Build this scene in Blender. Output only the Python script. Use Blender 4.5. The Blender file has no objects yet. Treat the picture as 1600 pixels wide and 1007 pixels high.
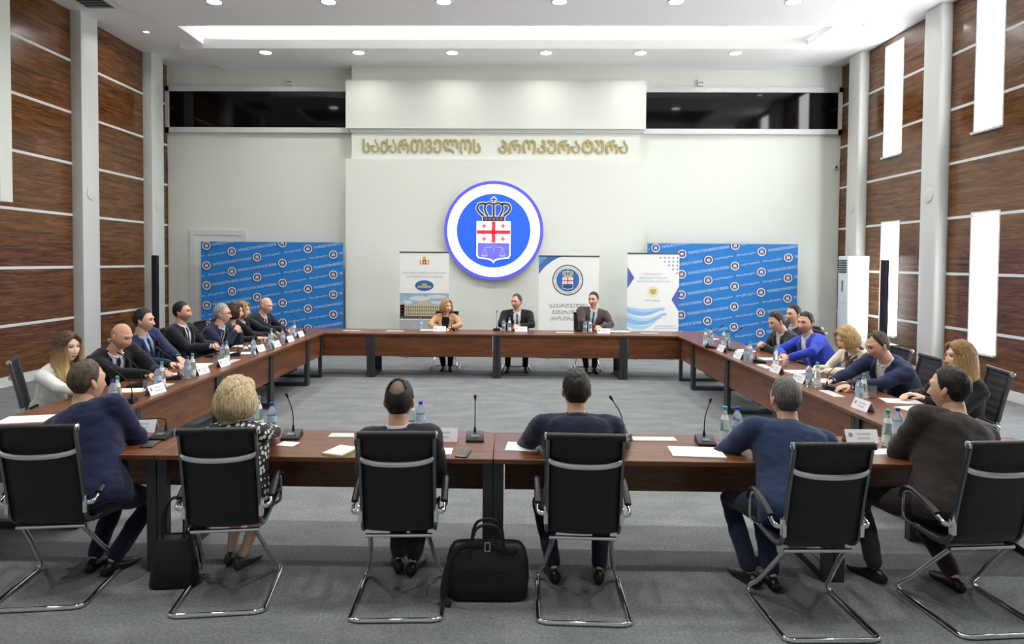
import bpy, bmesh, math, random
import numpy as np
from mathutils import Vector, Matrix, noise
random.seed(7)
SC = bpy.context.scene
COL = SC.collection
PI = math.pi
V = Vector

# ---------------------------------------------------------------- camera
cam_d = bpy.data.cameras.new('camera')
cam = bpy.data.objects.new('camera', cam_d); COL.objects.link(cam)
cam_d.sensor_width = 36.0
cam_d.lens = 36.0 * 1022 / 1600
cam_d.shift_x = 0.016
cam_d.shift_y = -0.0399
pit, yaw, rol = .03, .018, .007
fw = V((-math.sin(yaw)*math.cos(pit), math.cos(yaw)*math.cos(pit), -math.sin(pit)))
rt = V((math.cos(yaw), math.sin(yaw), 0)); up = rt.cross(fw)
r2 = rt*math.cos(rol) + up*math.sin(rol); u2 = up*math.cos(rol) - rt*math.sin(rol)
cam.matrix_world = Matrix(((r2.x,u2.x,-fw.x,0),(r2.y,u2.y,-fw.y,0),(r2.z,u2.z,-fw.z,1.97),(0,0,0,1)))
cam_d.clip_start = .05; cam_d.clip_end = 100
SC.camera = cam

# ---------------------------------------------------------------- world, exposure
w = bpy.data.worlds.new('world'); SC.world = w; w.use_nodes = True
w.node_tree.nodes['Background'].inputs[0].default_value = (.85, .92, 1, 1)
w.node_tree.nodes['Background'].inputs[1].default_value = .6
vs = SC.view_settings
vs.view_transform = 'Standard'; vs.look = 'None'; vs.gamma = 1.0; vs.use_curve_mapping = False
vs.exposure = 0.11
DOWN_W = 38.0      # back rows of recessed downlights
NEAR_W = 36.0      # rows over the near half of the room
COVE_W = 280.0     # LED strip in the cove
WIN_E = 14.0        # daylight on the window panes
DISC_E = 14.0      # downlight lens glow

# ---------------------------------------------------------------- helpers
def col(c):
    """sRGB 0-255 -> linear rgba"""
    def f(u):
        u /= 255.0
        return u/12.92 if u <= .04045 else ((u+.055)/1.055)**2.4
    return (f(c[0]), f(c[1]), f(c[2]), 1)

MATS = {}
def mat(name, c=(128,128,128), rough=.6, metal=0., emit=None, estr=0., trans=0., ior=1.45, alpha=1., sheen=0., coat=0., noise_amt=0., nscale=30., bump=0., bscale=200., stretch=(1,1,1), spec=.5):
    if name in MATS: return MATS[name]
    m = bpy.data.materials.new(name); m.use_nodes = True; MATS[name] = m
    nt = m.node_tree; b = nt.nodes['Principled BSDF']
    b.inputs['Base Color'].default_value = col(c); b.inputs['Roughness'].default_value = rough
    b.inputs['Metallic'].default_value = metal; b.inputs['IOR'].default_value = ior
    b.inputs['Transmission Weight'].default_value = trans; b.inputs['Alpha'].default_value = alpha
    b.inputs['Specular IOR Level'].default_value = spec
    if sheen: b.inputs['Sheen Weight'].default_value = sheen
    if coat: b.inputs['Coat Weight'].default_value = coat; b.inputs['Coat Roughness'].default_value = .05
    if emit is not None:
        b.inputs['Emission Color'].default_value = col(emit); b.inputs['Emission Strength'].default_value = estr
    if noise_amt or bump:
        tc = nt.nodes.new('ShaderNodeTexCoord'); mp = nt.nodes.new('ShaderNodeMapping')
        mp.inputs['Scale'].default_value = stretch; nt.links.new(tc.outputs['Object'], mp.inputs[0])
    if noise_amt:
        n = nt.nodes.new('ShaderNodeTexNoise'); n.inputs['Scale'].default_value = nscale; n.inputs['Detail'].default_value = 4
        nt.links.new(mp.outputs[0], n.inputs['Vector'])
        mx = nt.nodes.new('ShaderNodeMix'); mx.data_type = 'RGBA'
        c0 = col(c); mx.inputs[6].default_value = tuple(max(0,x*(1-noise_amt)) for x in c0[:3])+(1,)
        mx.inputs[7].default_value = tuple(min(1,x*(1+noise_amt)) for x in c0[:3])+(1,)
        nt.links.new(n.outputs['Fac'], mx.inputs[0]); nt.links.new(mx.outputs[2], b.inputs['Base Color'])
    if bump:
        n2 = nt.nodes.new('ShaderNodeTexNoise'); n2.inputs['Scale'].default_value = bscale; n2.inputs['Detail'].default_value = 3
        nt.links.new(mp.outputs[0], n2.inputs['Vector'])
        bp = nt.nodes.new('ShaderNodeBump'); bp.inputs['Strength'].default_value = bump; bp.inputs['Distance'].default_value = .01
        nt.links.new(n2.outputs['Fac'], bp.inputs['Height']); nt.links.new(bp.outputs[0], b.inputs['Normal'])
    return m

def wood(name, c1, c2, c3, grain=(1.0, 9.0, 9.0), rough=.25, coat=0.):
    """streaky laminate; grain runs along the axis with the small scale"""
    if name in MATS: return MATS[name]
    m = bpy.data.materials.new(name); m.use_nodes = True; MATS[name] = m
    nt = m.node_tree; b = nt.nodes['Principled BSDF']; L = nt.links.new
    tc = nt.nodes.new('ShaderNodeTexCoord'); oi = nt.nodes.new('ShaderNodeObjectInfo')
    mul = nt.nodes.new('ShaderNodeMath'); mul.operation = 'MULTIPLY'; mul.inputs[1].default_value = 37.0
    L(oi.outputs['Random'], mul.inputs[0])
    add = nt.nodes.new('ShaderNodeVectorMath'); add.operation = 'ADD'
    L(tc.outputs['Object'], add.inputs[0]); L(mul.outputs[0], add.inputs[1])
    mp = nt.nodes.new('ShaderNodeMapping'); mp.inputs['Scale'].default_value = grain; L(add.outputs[0], mp.inputs[0])
    n1 = nt.nodes.new('ShaderNodeTexNoise'); n1.inputs['Scale'].default_value = 1.6; n1.inputs['Detail'].default_value = 6; n1.inputs['Roughness'].default_value = .62
    n1.inputs['Distortion'].default_value = .9
    L(mp.outputs[0], n1.inputs['Vector'])
    n2 = nt.nodes.new('ShaderNodeTexNoise'); n2.inputs['Scale'].default_value = 7.; n2.inputs['Detail'].default_value = 5
    L(mp.outputs[0], n2.inputs['Vector'])
    r = nt.nodes.new('ShaderNodeValToRGB'); cr = r.color_ramp
    cr.elements[0].position = .3; cr.elements[0].color = col(c1); cr.elements[1].position = .72; cr.elements[1].color = col(c3)
    e = cr.elements.new(.5); e.color = col(c2)
    L(n1.outputs['Fac'], r.inputs[0])
    mx = nt.nodes.new('ShaderNodeMix'); mx.data_type = 'RGBA'; mx.blend_type = 'MULTIPLY'; mx.inputs[0].default_value = .42
    r2_ = nt.nodes.new('ShaderNodeValToRGB'); r2_.color_ramp.elements[0].position = .35; r2_.color_ramp.elements[0].color = (.35,.3,.28,1); r2_.color_ramp.elements[1].position = .6
    L(n2.outputs['Fac'], r2_.inputs[0]); L(r.outputs[0], mx.inputs[6]); L(r2_.outputs[0], mx.inputs[7])
    L(mx.outputs[2], b.inputs['Base Color'])
    b.inputs['Roughness'].default_value = rough
    if coat: b.inputs['Coat Weight'].default_value = coat; b.inputs['Coat Roughness'].default_value = .06
    return m

class MB:
    def __init__(s): s.v = []; s.f = []; s.m = []
    def add(s, vs, fs, mi=0):
        o = len(s.v); s.v.extend([tuple(x) for x in vs])
        for f in fs: s.f.append(tuple(i+o for i in f)); s.m.append(mi)
        return s
    def box(s, lo, hi, mi=0, M=None):
        x0,y0,z0 = lo; x1,y1,z1 = hi
        vs = [V(p) for p in ((x0,y0,z0),(x1,y0,z0),(x1,y1,z0),(x0,y1,z0),(x0,y0,z1),(x1,y0,z1),(x1,y1,z1),(x0,y1,z1))]
        if M is not None: vs = [M @ p for p in vs]
        return s.add(vs, ((0,3,2,1),(4,5,6,7),(0,1,5,4),(1,2,6,5),(2,3,7,6),(3,0,4,7)), mi)
    def rbox(s, lo, hi, r, mi=0, M=None, seg=2):
        """box with rounded vertical+top edges through a bevelled bmesh"""
        bm = bmesh.new(); bmesh.ops.create_cube(bm, size=1)
        for v in bm.verts: v.co = V(((lo[i]+hi[i])/2 + v.co[i]*(hi[i]-lo[i])) for i in range(3))
        bmesh.ops.bevel(bm, geom=bm.edges[:], offset=r, segments=seg, affect='EDGES', profile=.5)
        bm.verts.index_update()
        vs = [(M @ v.co) if M is not None else v.co.copy() for v in bm.verts]
        s.add(vs, [tuple(v.index for v in f.verts) for f in bm.faces], mi); bm.free(); return s
    def rings(s, R, closed=True, cap=True, mi=0):
        """list of rings of equal length"""
        n = len(R[0]); fs = []
        for i in range(len(R)-1):
            for j in range(n if closed else n-1):
                k = (j+1) % n
                fs.append((i*n+j, i*n+k, (i+1)*n+k, (i+1)*n+j))
        if cap and closed:
            fs.append(tuple(range(n-1,-1,-1))); fs.append(tuple((len(R)-1)*n+j for j in range(n)))
        return s.add([p for r in R for p in r], fs, mi)
    def tube(s, path, r, n=8, mi=0, closed=False, flat=None):
        """tube along points; r scalar or list; flat=(a,b,upvec): elliptical section"""
        P = [V(p) for p in path]; N = len(P); R = []
        prev = None
        for i in range(N):
            if closed: t = P[(i+1)%N]-P[i-1]
            else: t = P[min(i+1,N-1)]-P[max(i-1,0)]
            t.normalize()
            if prev is None:
                ref = V((0,0,1)) if abs(t.z) < .9 else V((0,1,0))
                if flat: ref = V(flat[2])
                a = ref - t*ref.dot(t); a.normalize()
            else:
                a = prev - t*prev.dot(t); a.normalize()
            prev = a; b = t.cross(a)
            rr = r[i] if isinstance(r,(list,tuple)) else r
            ra, rb = (rr*flat[0], rr*flat[1]) if flat else (rr, rr)
            R.append([P[i] + a*(ra*math.cos(2*PI*j/n)) + b*(rb*math.sin(2*PI*j/n)) for j in range(n)])
        if closed: R.append(R[0]); return s.rings(R, cap=False, mi=mi)
        return s.rings(R, mi=mi)
    def lathe(s, prof, n=16, c=(0,0,0), mi=0, axis='z', cap=True):
        R = []
        for r,h in prof:
            ring = []
            for j in range(n):
                a = 2*PI*j/n; x,y = r*math.cos(a), r*math.sin(a)
                p = (x,y,h) if axis=='z' else ((x,-h,y) if axis=='y' else (h,x,y))
                ring.append((p[0]+c[0],p[1]+c[1],p[2]+c[2]))
            R.append(ring)
        return s.rings(R, cap=cap, mi=mi)
    def ell(s, c, r, n=16, m=10, mi=0, M=None):
        R = []
        for i in range(m+1):
            ph = -PI/2 + PI*i/m
            ph = max(-PI/2+.02, min(PI/2-.02, ph))
            ring = [V((r[0]*math.cos(ph)*math.cos(2*PI*j/n), r[1]*math.cos(ph)*math.sin(2*PI*j/n), r[2]*math.sin(ph))) for j in range(n)]
            R.append([(M @ p if M is not None else p)+V(c) for p in ring])
        return s.rings(R, mi=mi)
    def prism(s, poly, y0, y1, mi=0):
        """polygon in x,z extruded from y0 (front) to y1"""
        n = len(poly); a = sum(poly[i][0]*poly[(i+1)%n][1]-poly[(i+1)%n][0]*poly[i][1] for i in range(n))
        if a < 0: poly = poly[::-1]
        vs = [(x,y0,z) for x,z in poly]+[(x,y1,z) for x,z in poly]
        fs = [tuple(range(n)), tuple(range(2*n-1,n-1,-1))]+[(i,n+i,n+(i+1)%n,(i+1)%n) for i in range(n)]
        return s.add(vs, fs, mi)
    def mesh(s, name):
        me = bpy.data.meshes.new(name); me.from_pydata(s.v, [], s.f)
        if any(s.m): me.polygons.foreach_set('material_index', s.m)
        me.update(); return me

def obj(name, mb, mats, parent=None, smooth=False, loc=None, rz=None, bevel=0.):
    me = mb.mesh(name) if isinstance(mb, MB) else mb
    if isinstance(mb, MB):
        bm = bmesh.new(); bm.from_mesh(me); bmesh.ops.recalc_face_normals(bm, faces=bm.faces[:]); bm.to_mesh(me); bm.free()
    o = bpy.data.objects.new(name, me); COL.objects.link(o)
    for m in (mats if isinstance(mats,(list,tuple)) else [mats]): me.materials.append(m)
    if smooth:
        me.polygons.foreach_set('use_smooth', [True]*len(me.polygons))
        if smooth != 'full':
            try: me.set_sharp_from_angle(angle=math.radians(40))
            except Exception: pass
    if parent is not None: o.parent = parent
    if loc is not None: o.location = loc
    if rz is not None: o.rotation_euler[2] = rz
    return o
def tag(o, label=None, cat=None, group=None, kind=None):
    if label: o['label'] = label
    if cat: o['category'] = cat
    if group: o['group'] = group
    if kind: o['kind'] = kind
    return o
def empty(name, loc=(0,0,0), rz=0., label=None, cat=None, group=None, kind=None):
    o = bpy.data.objects.new(name, None); COL.objects.link(o); o.location = loc; o.rotation_euler[2] = rz
    o.empty_display_size = .1
    return tag(o, label, cat, group, kind)
def dup(root, loc, rz=0., label=None, group=None):
    def cp(o, par):
        c = o.copy(); COL.objects.link(c); c.parent = par
        for ch in KIDS.get(o.name, []): cp(ch, c)
        return c
    r = cp(root, None); r.location = loc; r.rotation_euler[2] = rz
    if label: r['label'] = label
    if group: r['group'] = group
    return r
KIDS = {}
def index_kids():
    KIDS.clear()
    for o in COL.objects:
        if o.parent: KIDS.setdefault(o.parent.name, []).append(o)

def text_mesh(body, size=1., extrude=0., align='LEFT', bold=0.):
    """text as mesh data in the x,z plane facing -y"""
    cu = bpy.data.curves.new('lettering', 'FONT'); cu.body = body; cu.size = size; cu.align_x = align
    cu.extrude = extrude; cu.resolution_u = 2; cu.offset = bold
    o = bpy.data.objects.new('lettering', cu); COL.objects.link(o)
    bpy.context.view_layer.update()
    me = bpy.data.meshes.new_from_object(o.evaluated_get(bpy.context.evaluated_depsgraph_get()))
    bpy.data.objects.remove(o); bpy.data.curves.remove(cu)
    vs = np.array([v.co[:] for v in me.vertices]).reshape(-1,3); fs = [tuple(p.vertices) for p in me.polygons]
    bpy.data.meshes.remove(me)
    vs = np.stack([vs[:,0], -vs[:,2], vs[:,1]], 1) if len(vs) else vs
    return vs, fs
def put_text(mb, body, x0, x1, z, h, y, mi, extrude=0., bold=0., center=False):
    """text fitted between x0 and x1 with letter height h on baseline z, at depth y"""
    vs, fs = text_mesh(body, 1., extrude, bold=bold)
    if not len(vs): return
    a, b = vs[:,0].min(), vs[:,0].max(); c, d = vs[:,2].min(), vs[:,2].max()
    q = vs.copy(); q[:,0] = x0 + (vs[:,0]-a)/(b-a)*(x1-x0); q[:,2] = z + (vs[:,2]-c)/(d-c)*h; q[:,1] = y + vs[:,1]
    mb.add(q.tolist(), fs, mi)

# ---------------------------------------------------------------- materials
M_white = mat('white_paint', (226,230,222), .55, noise_amt=.015, nscale=2)
M_ceil = mat('ceiling_paint', (246,246,245), .7)
M_trim = mat('white_trim', (222,222,220), .4)
M_colm = mat('column_paint', (214,216,214), .45)
M_glassblack = mat('black_glass', (7,7,8), .06, spec=.35)
M_wallwood = wood('wall_wood', (64,38,19), (108,69,38), (138,94,57), grain=(12,.9,12), rough=.16)
M_tabwood = wood('table_wood', (84,46,24), (112,66,37), (134,82,49), grain=(.75,9,9), rough=.34)
M_tabwoodY = wood('table_wood_side', (84,46,24), (112,66,37), (134,82,49), grain=(9,.75,9), rough=.34)
M_leg = mat('dark_steel', (58,60,64), .45, metal=.3)
M_chrome = mat('chrome', (232,233,236), .06, metal=1.)
M_alu = mat('aluminium', (120,122,126), .32, metal=.9)
M_leather = mat('black_leather', (17,17,18), .42, bump=.25, bscale=260)
M_black = mat('black_plastic', (18,18,20), .4)
M_gold = mat('gold_letter', (178,162,106), .6)
M_paper = mat('paper', (238,238,240), .7)
M_pane = mat('window_pane', (255,255,255), .3, emit=(252,254,255), estr=WIN_E)

def carpet():
    m = bpy.data.materials.new('grey_carpet'); m.use_nodes = True; nt = m.node_tree; b = nt.nodes['Principled BSDF']; L = nt.links.new
    tc = nt.nodes.new('ShaderNodeTexCoord'); mp = nt.nodes.new('ShaderNodeMapping'); mp.inputs['Scale'].default_value = (1.6, 3.2, 1)
    L(tc.outputs['Object'], mp.inputs[0])
    n1 = nt.nodes.new('ShaderNodeTexNoise'); n1.inputs['Scale'].default_value = 1.6; n1.inputs['Detail'].default_value = 5; L(mp.outputs[0], n1.inputs['Vector'])
    n2 = nt.nodes.new('ShaderNodeTexNoise'); n2.inputs['Scale'].default_value = 55; n2.inputs['Detail'].default_value = 6; n2.inputs['Roughness'].default_value = .7; L(tc.outputs['Object'], n2.inputs['Vector'])
    br = nt.nodes.new('ShaderNodeTexBrick'); br.inputs['Scale'].default_value = 1.; br.inputs['Brick Width'].default_value = 1.; br.inputs['Row Height'].default_value = .25
    br.inputs['Mortar Size'].default_value = .004; br.inputs['Color1'].default_value = (.93,.93,.93,1); br.inputs['Color2'].default_value = (1.05,1.05,1.05,1); br.inputs['Mortar'].default_value = (.9,.9,.9,1)
    L(tc.outputs['Object'], br.inputs['Vector'])
    r = nt.nodes.new('ShaderNodeValToRGB'); r.color_ramp.elements[0].position = .35; r.color_ramp.elements[0].color = col((117,120,122)); r.color_ramp.elements[1].position = .68; r.color_ramp.elements[1].color = col((131,134,136))
    L(n1.outputs['Fac'], r.inputs[0])
    r2 = nt.nodes.new('ShaderNodeValToRGB'); r2.color_ramp.elements[0].position = .3; r2.color_ramp.elements[1].position = .7; r2.color_ramp.elements[0].color = (.62,.62,.62,1); r2.color_ramp.elements[1].color = (1.34,1.34,1.34,1); L(n2.outputs['Fac'], r2.inputs[0])
    mx = nt.nodes.new('ShaderNodeMix'); mx.data_type = 'RGBA'; mx.blend_type = 'MULTIPLY'; mx.inputs[0].default_value = 1.; L(r.outputs[0], mx.inputs[6]); L(r2.outputs[0], mx.inputs[7])
    mx2 = nt.nodes.new('ShaderNodeMix'); mx2.data_type = 'RGBA'; mx2.blend_type = 'MULTIPLY'; mx2.inputs[0].default_value = .8; L(mx.outputs[2], mx2.inputs[6]); L(br.outputs['Color'], mx2.inputs[7])
    L(mx2.outputs[2], b.inputs['Base Color']); b.inputs['Roughness'].default_value = .95; b.inputs['Specular IOR Level'].default_value = .15
    bp = nt.nodes.new('ShaderNodeBump'); bp.inputs['Strength'].default_value = .5; bp.inputs['Distance'].default_value = .006; L(n2.outputs['Fac'], bp.inputs['Height']); L(bp.outputs[0], b.inputs['Normal'])
    return m
M_carpet = carpet()

# ---------------------------------------------------------------- room shell
XL, XR, YW, YN = -7.66, 7.32, 14.64, -3.5
ZC = 6.30
ROWS = [.14, .93, 1.82, 2.74, 3.64, 4.53, 5.43, ZC]
tag(obj('floor', MB().box((XL-.2,YN-.2,-.1),(XR+.2,YW+.2,0)), M_carpet), kind='structure')
wl = tag(obj('wall_left', MB().box((XL-.2,YN,0),(XL-.025,YW,7)), M_white), kind='structure')
wr = tag(obj('wall_right', MB().box((XR+.09,YN,0),(XR+.3,YW,7)), M_white), kind='structure')
tag(obj('wall_near', MB().box((XL-.2,YN-.2,0),(XR+.3,YN,7)), M_white), kind='structure')

def panels(wall, xs, sgn, bays, wins):
    """wood sheets of each bay and row, white joint strips, minus the window slots"""
    xf = xs; xb = xs - sgn*.025          # face, back (sgn=+1: face looks to +x)
    for (y0,y1) in bays:
        W = [q for q in wins if q[0] >= y0-.01 and q[1] <= y1+.01]
        for i in range(len(ROWS)-1):
            z0, z1 = ROWS[i]+.022, ROWS[i+1]-.022
            if i == len(ROWS)-2: z1 = ROWS[i+1]
            rects = [[(y0,y1,z0,z1)]]
            for (a,b,c,d) in W:
                if d <= z0 or c >= z1: continue
                out = [[(y0,a,z0,z1)], [(b,y1,z0,z1)]]
                if c > z0+.03: out = [out[0]+[(a,b,z0,min(c,z1))]+out[1]]
                elif d < z1-.03: out = [out[0]+[(a,b,max(d,z0),z1)]+out[1]]
                rects = out
            for piece in rects:
                mb = MB()
                for (a,b,c,d) in piece: mb.box((min(xf,xb),a,c),(max(xf,xb),b,d))
                obj('wood_panel', mb, M_wallwood, wall)
        for i in range(1, len(ROWS)-1):
            zz = ROWS[i]; seg = [(y0,y1)]
            for (a,b,c,d) in W:
                if c < zz < d: seg = [(y0,a),(b,y1)]
            for (a,b) in seg:
                x_a, x_b = xf+sgn*.004, xb
                obj('joint_strip', MB().box((min(x_a,x_b),a,zz-.022),(max(x_a,x_b),b,zz+.022)), M_trim, wall)
        x_a, x_b = xf+sgn*.02, xb
        obj('baseboard', MB().box((min(x_a,x_b),y0,0),(max(x_a,x_b),y1,.15)), M_trim, wall)

LC = [2.36, 4.62, 6.78, 8.92, 11.40, 13.66]      # near faces of the left columns
RC = [1.08, 3.57, 6.06, 8.55, 11.04, 13.53]
CW = .47
panels(wl, XL, 1, [(LC[i]+CW, (LC+[YW])[i+1]) for i in range(1,6)], [])
WINS = []
for i in range(1,5):
    yc = RC[i]+1.64
    WINS += [(yc-.28, yc+.28, 4.05, 6.16), (yc-.28, yc+.28, .62, 2.77)]
panels(wr, XR, -1, [(RC[i]+CW, (RC+[YW])[i+1]) for i in range(1,6)], WINS)
def column(wall, x0, x1, y0):
    mb = MB(); mb.rbox((min(x0,x1), y0, .0), (max(x0,x1), y0+CW, ZC+.02), .012 if x0 < 0 else .05, seg=3)
    o = obj('column', mb, M_colm, wall, smooth=True)
    obj('column_base', MB().box((min(x0,x1)-(.015 if x0>0 else 0), y0-.015, 0),(max(x0,x1)+(.015 if x0<0 else 0), y0+CW+.015, .14)), M_trim, o)
    yc = y0+CW*.5; xi = x1
    sp = MB().lathe([(.13,0),(.13,.012),(.11,.018),(.0,.018)] if x0<0 else [(.13,0),(.13,-.012),(.11,-.018),(.0,-.018)], 24, (xi, yc, 3.15), axis='x')
    obj('wall_speaker', sp, M_colm, o, smooth=True)
for y in LC[1:]: column(wl, XL-.025, XL+.19, y)
for y in RC[1:]: column(wr, XR+.025, XR-.19, y)
for k,(a,b,c,d) in enumerate(WINS):
    o = tag(obj('window_%d'%(k+1), MB().box((XR+.012,a-.01,c),(XR+.03,b+.01,d)), M_pane), kind='structure')
    fr = MB()
    for lo,hi in (((XR-.005,a-.03,c-.03),(XR+.08,a,d+.03)),((XR-.005,b,c-.03),(XR+.08,b+.03,d+.03)),((XR-.005,a,d),(XR+.08,b,d+.03))): fr.box(lo,hi)
    obj('window_frame', fr, M_trim, o)
    obj('window_sill', MB().box((XR-.05,a-.03,c-.035),(XR+.08,b+.03,c)), M_trim, o)

# back wall with its raised centre block, black glass bands and door
wb = tag(obj('wall_back', MB().box((XL-.2,YW,0),(XR+.3,YW+.2,7)), M_white), kind='structure')
obj('raised_field', MB().box((XL+.02,YW-.02,0),(-3.4,YW,4.32)).box((2.8,YW-.02,0),(XR-.02,YW,4.32)), M_white, wb)
YB = 14.25
bx0, bx1 = -3.54, 2.96
obj('centre_core', MB().box((bx0+.11,YB+.09,0),(bx1-.11,YW,ZC+.05)), M_white, wb)
obj('upper_slab', MB().box((bx0,YB,4.85),(bx1,YW,5.88)), M_white, wb)
obj('lower_slab', MB().box((bx0,YB,0),(bx1,YW,4.19)), M_white, wb)
obj('ledge', MB().box((bx0+.08,YB+.06,4.77),(bx1-.08,YW,4.85)), M_trim, wb)
for (a,b) in ((-7.58,bx0), (bx1,7.22)):
    g = obj('glass_band', MB().box((a,YW-.06,4.92),(b,YW,5.72)), M_glassblack, wb)
    f = MB().box((a-.08,YW-.09,5.72),(b,YW,5.83)).box((a-.08,YW-.09,4.81),(b,YW,4.92)).box((a-.08,YW-.09,4.81),(a,YW,5.83))
    if b > 5: f = MB().box((a,YW-.09,5.72),(b+.08,YW,5.83)).box((a,YW-.09,4.81),(b+.08,YW,4.92)).box((b,YW-.09,4.81),(b+.08,YW,5.83))
    obj('band_frame', f, M_trim, wb)
def islands(mb):
    """split a builder into its loose pieces, merging pieces that overlap in x"""
    par = list(range(len(mb.v)))
    def fd(i):
        while par[i] != i: par[i] = par[par[i]]; i = par[i]
        return i
    for f in mb.f:
        for k in f[1:]: par[fd(k)] = fd(f[0])
    g = {}
    for f in mb.f: g.setdefault(fd(f[0]), []).append(f)
    L = sorted(((min(mb.v[i][0] for f in fs for i in f), max(mb.v[i][0] for f in fs for i in f), fs) for fs in g.values()), key=lambda t: t[0])
    out = []
    for a, b, fs in L:
        if out and a < out[-1][1] - .6*min(b-a, out[-1][1]-out[-1][0]): out[-1] = [out[-1][0], max(b,out[-1][1]), out[-1][2]+fs]
        else: out.append([a,b,fs])
    res = []
    for a,b,fs in out:
        ids = sorted({i for f in fs for i in f}); mp = {i:k for k,i in enumerate(ids)}
        res.append(MB().add([mb.v[i] for i in ids], [tuple(mp[i] for i in f) for f in fs]))
    return res
wlt = empty('wall_lettering', (-.3,YB+.09,4.33), label='gold Georgian capital letters spelling the office name across the white wall', cat='lettering')
for body,x0,x1 in (('ᲡᲐᲥᲐᲠᲗᲕᲔᲚᲝᲡ',-3.19,-.60),('ᲞᲠᲝᲙᲣᲠᲐᲢᲣᲠᲐ',-.22,2.60)):
    mb = MB()
    for k_ in range(2): put_text(mb, body, x0+.3+.010*k_, x1+.3-.010+.010*k_, .005*k_, .305, -.012-.0006*k_, 0, extrude=.012, bold=.01)
    mb.v = [(x, y if y < 0 else 0, z) for x,y,z in mb.v]
    for q in islands(mb): obj('letter', q, M_gold, wlt)
d1 = tag(obj('door_1', MB().box((-7.02,YW-.045,0),(-5.98,YW-.02,2.52)), M_white), kind='structure')
obj('door_frame', MB().box((-7.14,YW-.06,0),(-7.02,YW,2.63)).box((-5.98,YW-.06,0),(-5.86,YW,2.63)).box((-7.02,YW-.06,2.52),(-5.98,YW,2.63)), M_trim, d1)
for x,who in ((-4.88,'left'),(4.22,'right')):
    s_ = empty('socket_box', (x, YW, 5.93), label='small white twin socket box above the %s black glass band'%who, cat='socket box')
    obj('housing', MB().rbox((-.065,-.06,-.065),(.065,0,.065),.008), M_trim, s_)
    for dx in (-.027,.027): obj('socket_hole', MB().lathe([(.016,.06),(.016,.063),(0,.063)],12,(dx,0,.005),axis='y'), M_black, s_)
c_ = empty('security_camera', (7.2, YW, 4.10), label='small white security camera high on the back wall by right corner', cat='camera')
obj('housing', MB().lathe([(.05,0),(.055,.03),(.045,.07),(.03,.08)],16,axis='y'), M_trim, c_, smooth=True)
obj('lens', MB().lathe([(.022,.078),(.022,.09),(.0,.09)],12,axis='y'), M_black, c_)

# ceiling
ce = tag(obj('ceiling', MB().box((XL-.2,YN-.2,6.85),(XR+.3,YW+.2,7.0)), M_ceil), kind='structure')
obj('side_soffit', MB().box((XL-.2,YN,ZC),(-6.15,YW,6.42)), M_ceil, ce)
obj('side_soffit', MB().box((5.9,YN,ZC),(XR+.3,YW,6.42)), M_ceil, ce)
def slab(name, poly, z0, z1):
    n = len(poly)
    mb = MB().add([(x,y,z0) for x,y in poly]+[(x,y,z1) for x,y in poly], [tuple(range(n-1,-1,-1)), tuple(range(n,2*n))]+[(i,(i+1)%n,n+(i+1)%n,n+i) for i in range(n)])
    return obj(name, mb, M_ceil, ce)
ZS = 6.22
slab('back_soffit', [(-6.62,13.18),(6.22,13.18),(5.78,YW),(-6.34,YW)], ZS, 6.40)
slab('ceiling_island', [(-6.62,10.62),(6.2,10.62),(5.95,12.0),(-6.3,12.0)], ZS+.02, 6.42)
for y in (6.4, 2.2, -1.8): slab('ceiling_island', [(-6.4,y),(6.1,y),(6.1,y+1.7),(-6.4,y+1.7)], ZS+.02, 6.42)
vent = empty('air_vent', (-7.02,10.75,ZC), label='dark slatted air vent in the ceiling above the left column', cat='vent')
obj('vent_back', MB().box((-.24,-.5,-.004),(.24,.5,0)), mat('vent_dark',(70,70,72),.6), vent)
obj('frame', MB().box((-.27,-.53,-.02),(-.24,.53,0)).box((.24,-.53,-.02),(.27,.53,0)).box((-.24,-.53,-.02),(.24,-.5,0)).box((-.24,.5,-.02),(.24,.53,0)), M_colm, vent)
for k in range(9): obj('slat', MB().box((-.235,-.45+k*.11,-.016),(.235,-.41+k*.11,-.005)), mat('vent_grey',(110,110,112),.6), vent)
duct = tag(obj('duct_casing', MB().rbox((XL+.005,9.42,2.80),(-7.385,9.66,ZC-.002),.008), M_white), 'white boxed duct casing on the wood wall at the left edge', 'casing')

# recessed downlights
M_disc = mat('downlight_lens', (255,255,255), .3, emit=(255,250,240), estr=DISC_E)
ORD = ['first','second','third','fourth','fifth','sixth']
def downlight(x, y, z, r, power, label, group, spread=2.6):
    o = empty('downlight', (x,y,z), label=label, cat='downlight', group=group)
    obj('trim_ring', MB().lathe([(r*1.0,0),(r*1.0,-.012),(r*1.25,-.008),(r*1.28,0)],24,cap=False), M_trim, o, smooth=True)
    obj('lens', MB().lathe([(r,-.004),(r,-.010),(0,-.010)],24), M_disc, o)
    ld = bpy.data.lights.new('lamp','AREA'); ld.shape = 'DISK'; ld.size = r*2; ld.energy = power; ld.spread = spread; ld.color = (1,.985,.95)
    lo = bpy.data.objects.new('lamp', ld); COL.objects.link(lo); lo.parent = o; lo.location = (0,0,-.03)
    return o
for k in range(6):
    downlight(-4.98+1.91*k, 13.42, ZS, .115, DOWN_W*.30, '%s round downlight from the left in the row nearest the back wall'%ORD[k], 'recessed ceiling downlights')
    downlight(-4.88+1.90*k, 10.86, ZS+.02, .115, DOWN_W, '%s round downlight from the left on the ceiling island'%ORD[k], 'recessed ceiling downlights')
for j,y in enumerate((7.2, 3.0)):
    for k in range(6):
        downlight(-4.9+1.9*k, y, ZS+.02, .115, DOWN_W*.8 if j==0 else NEAR_W, '%s overhead downlight from the left in %s row above the tables'%(ORD[k], ('the far','the near')[j]), 'recessed ceiling downlights')
downlight(-6.9, 12.45, ZC, .05, 8, 'small spot light in the grey ceiling edge by the left columns', 'small ceiling spots')
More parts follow.
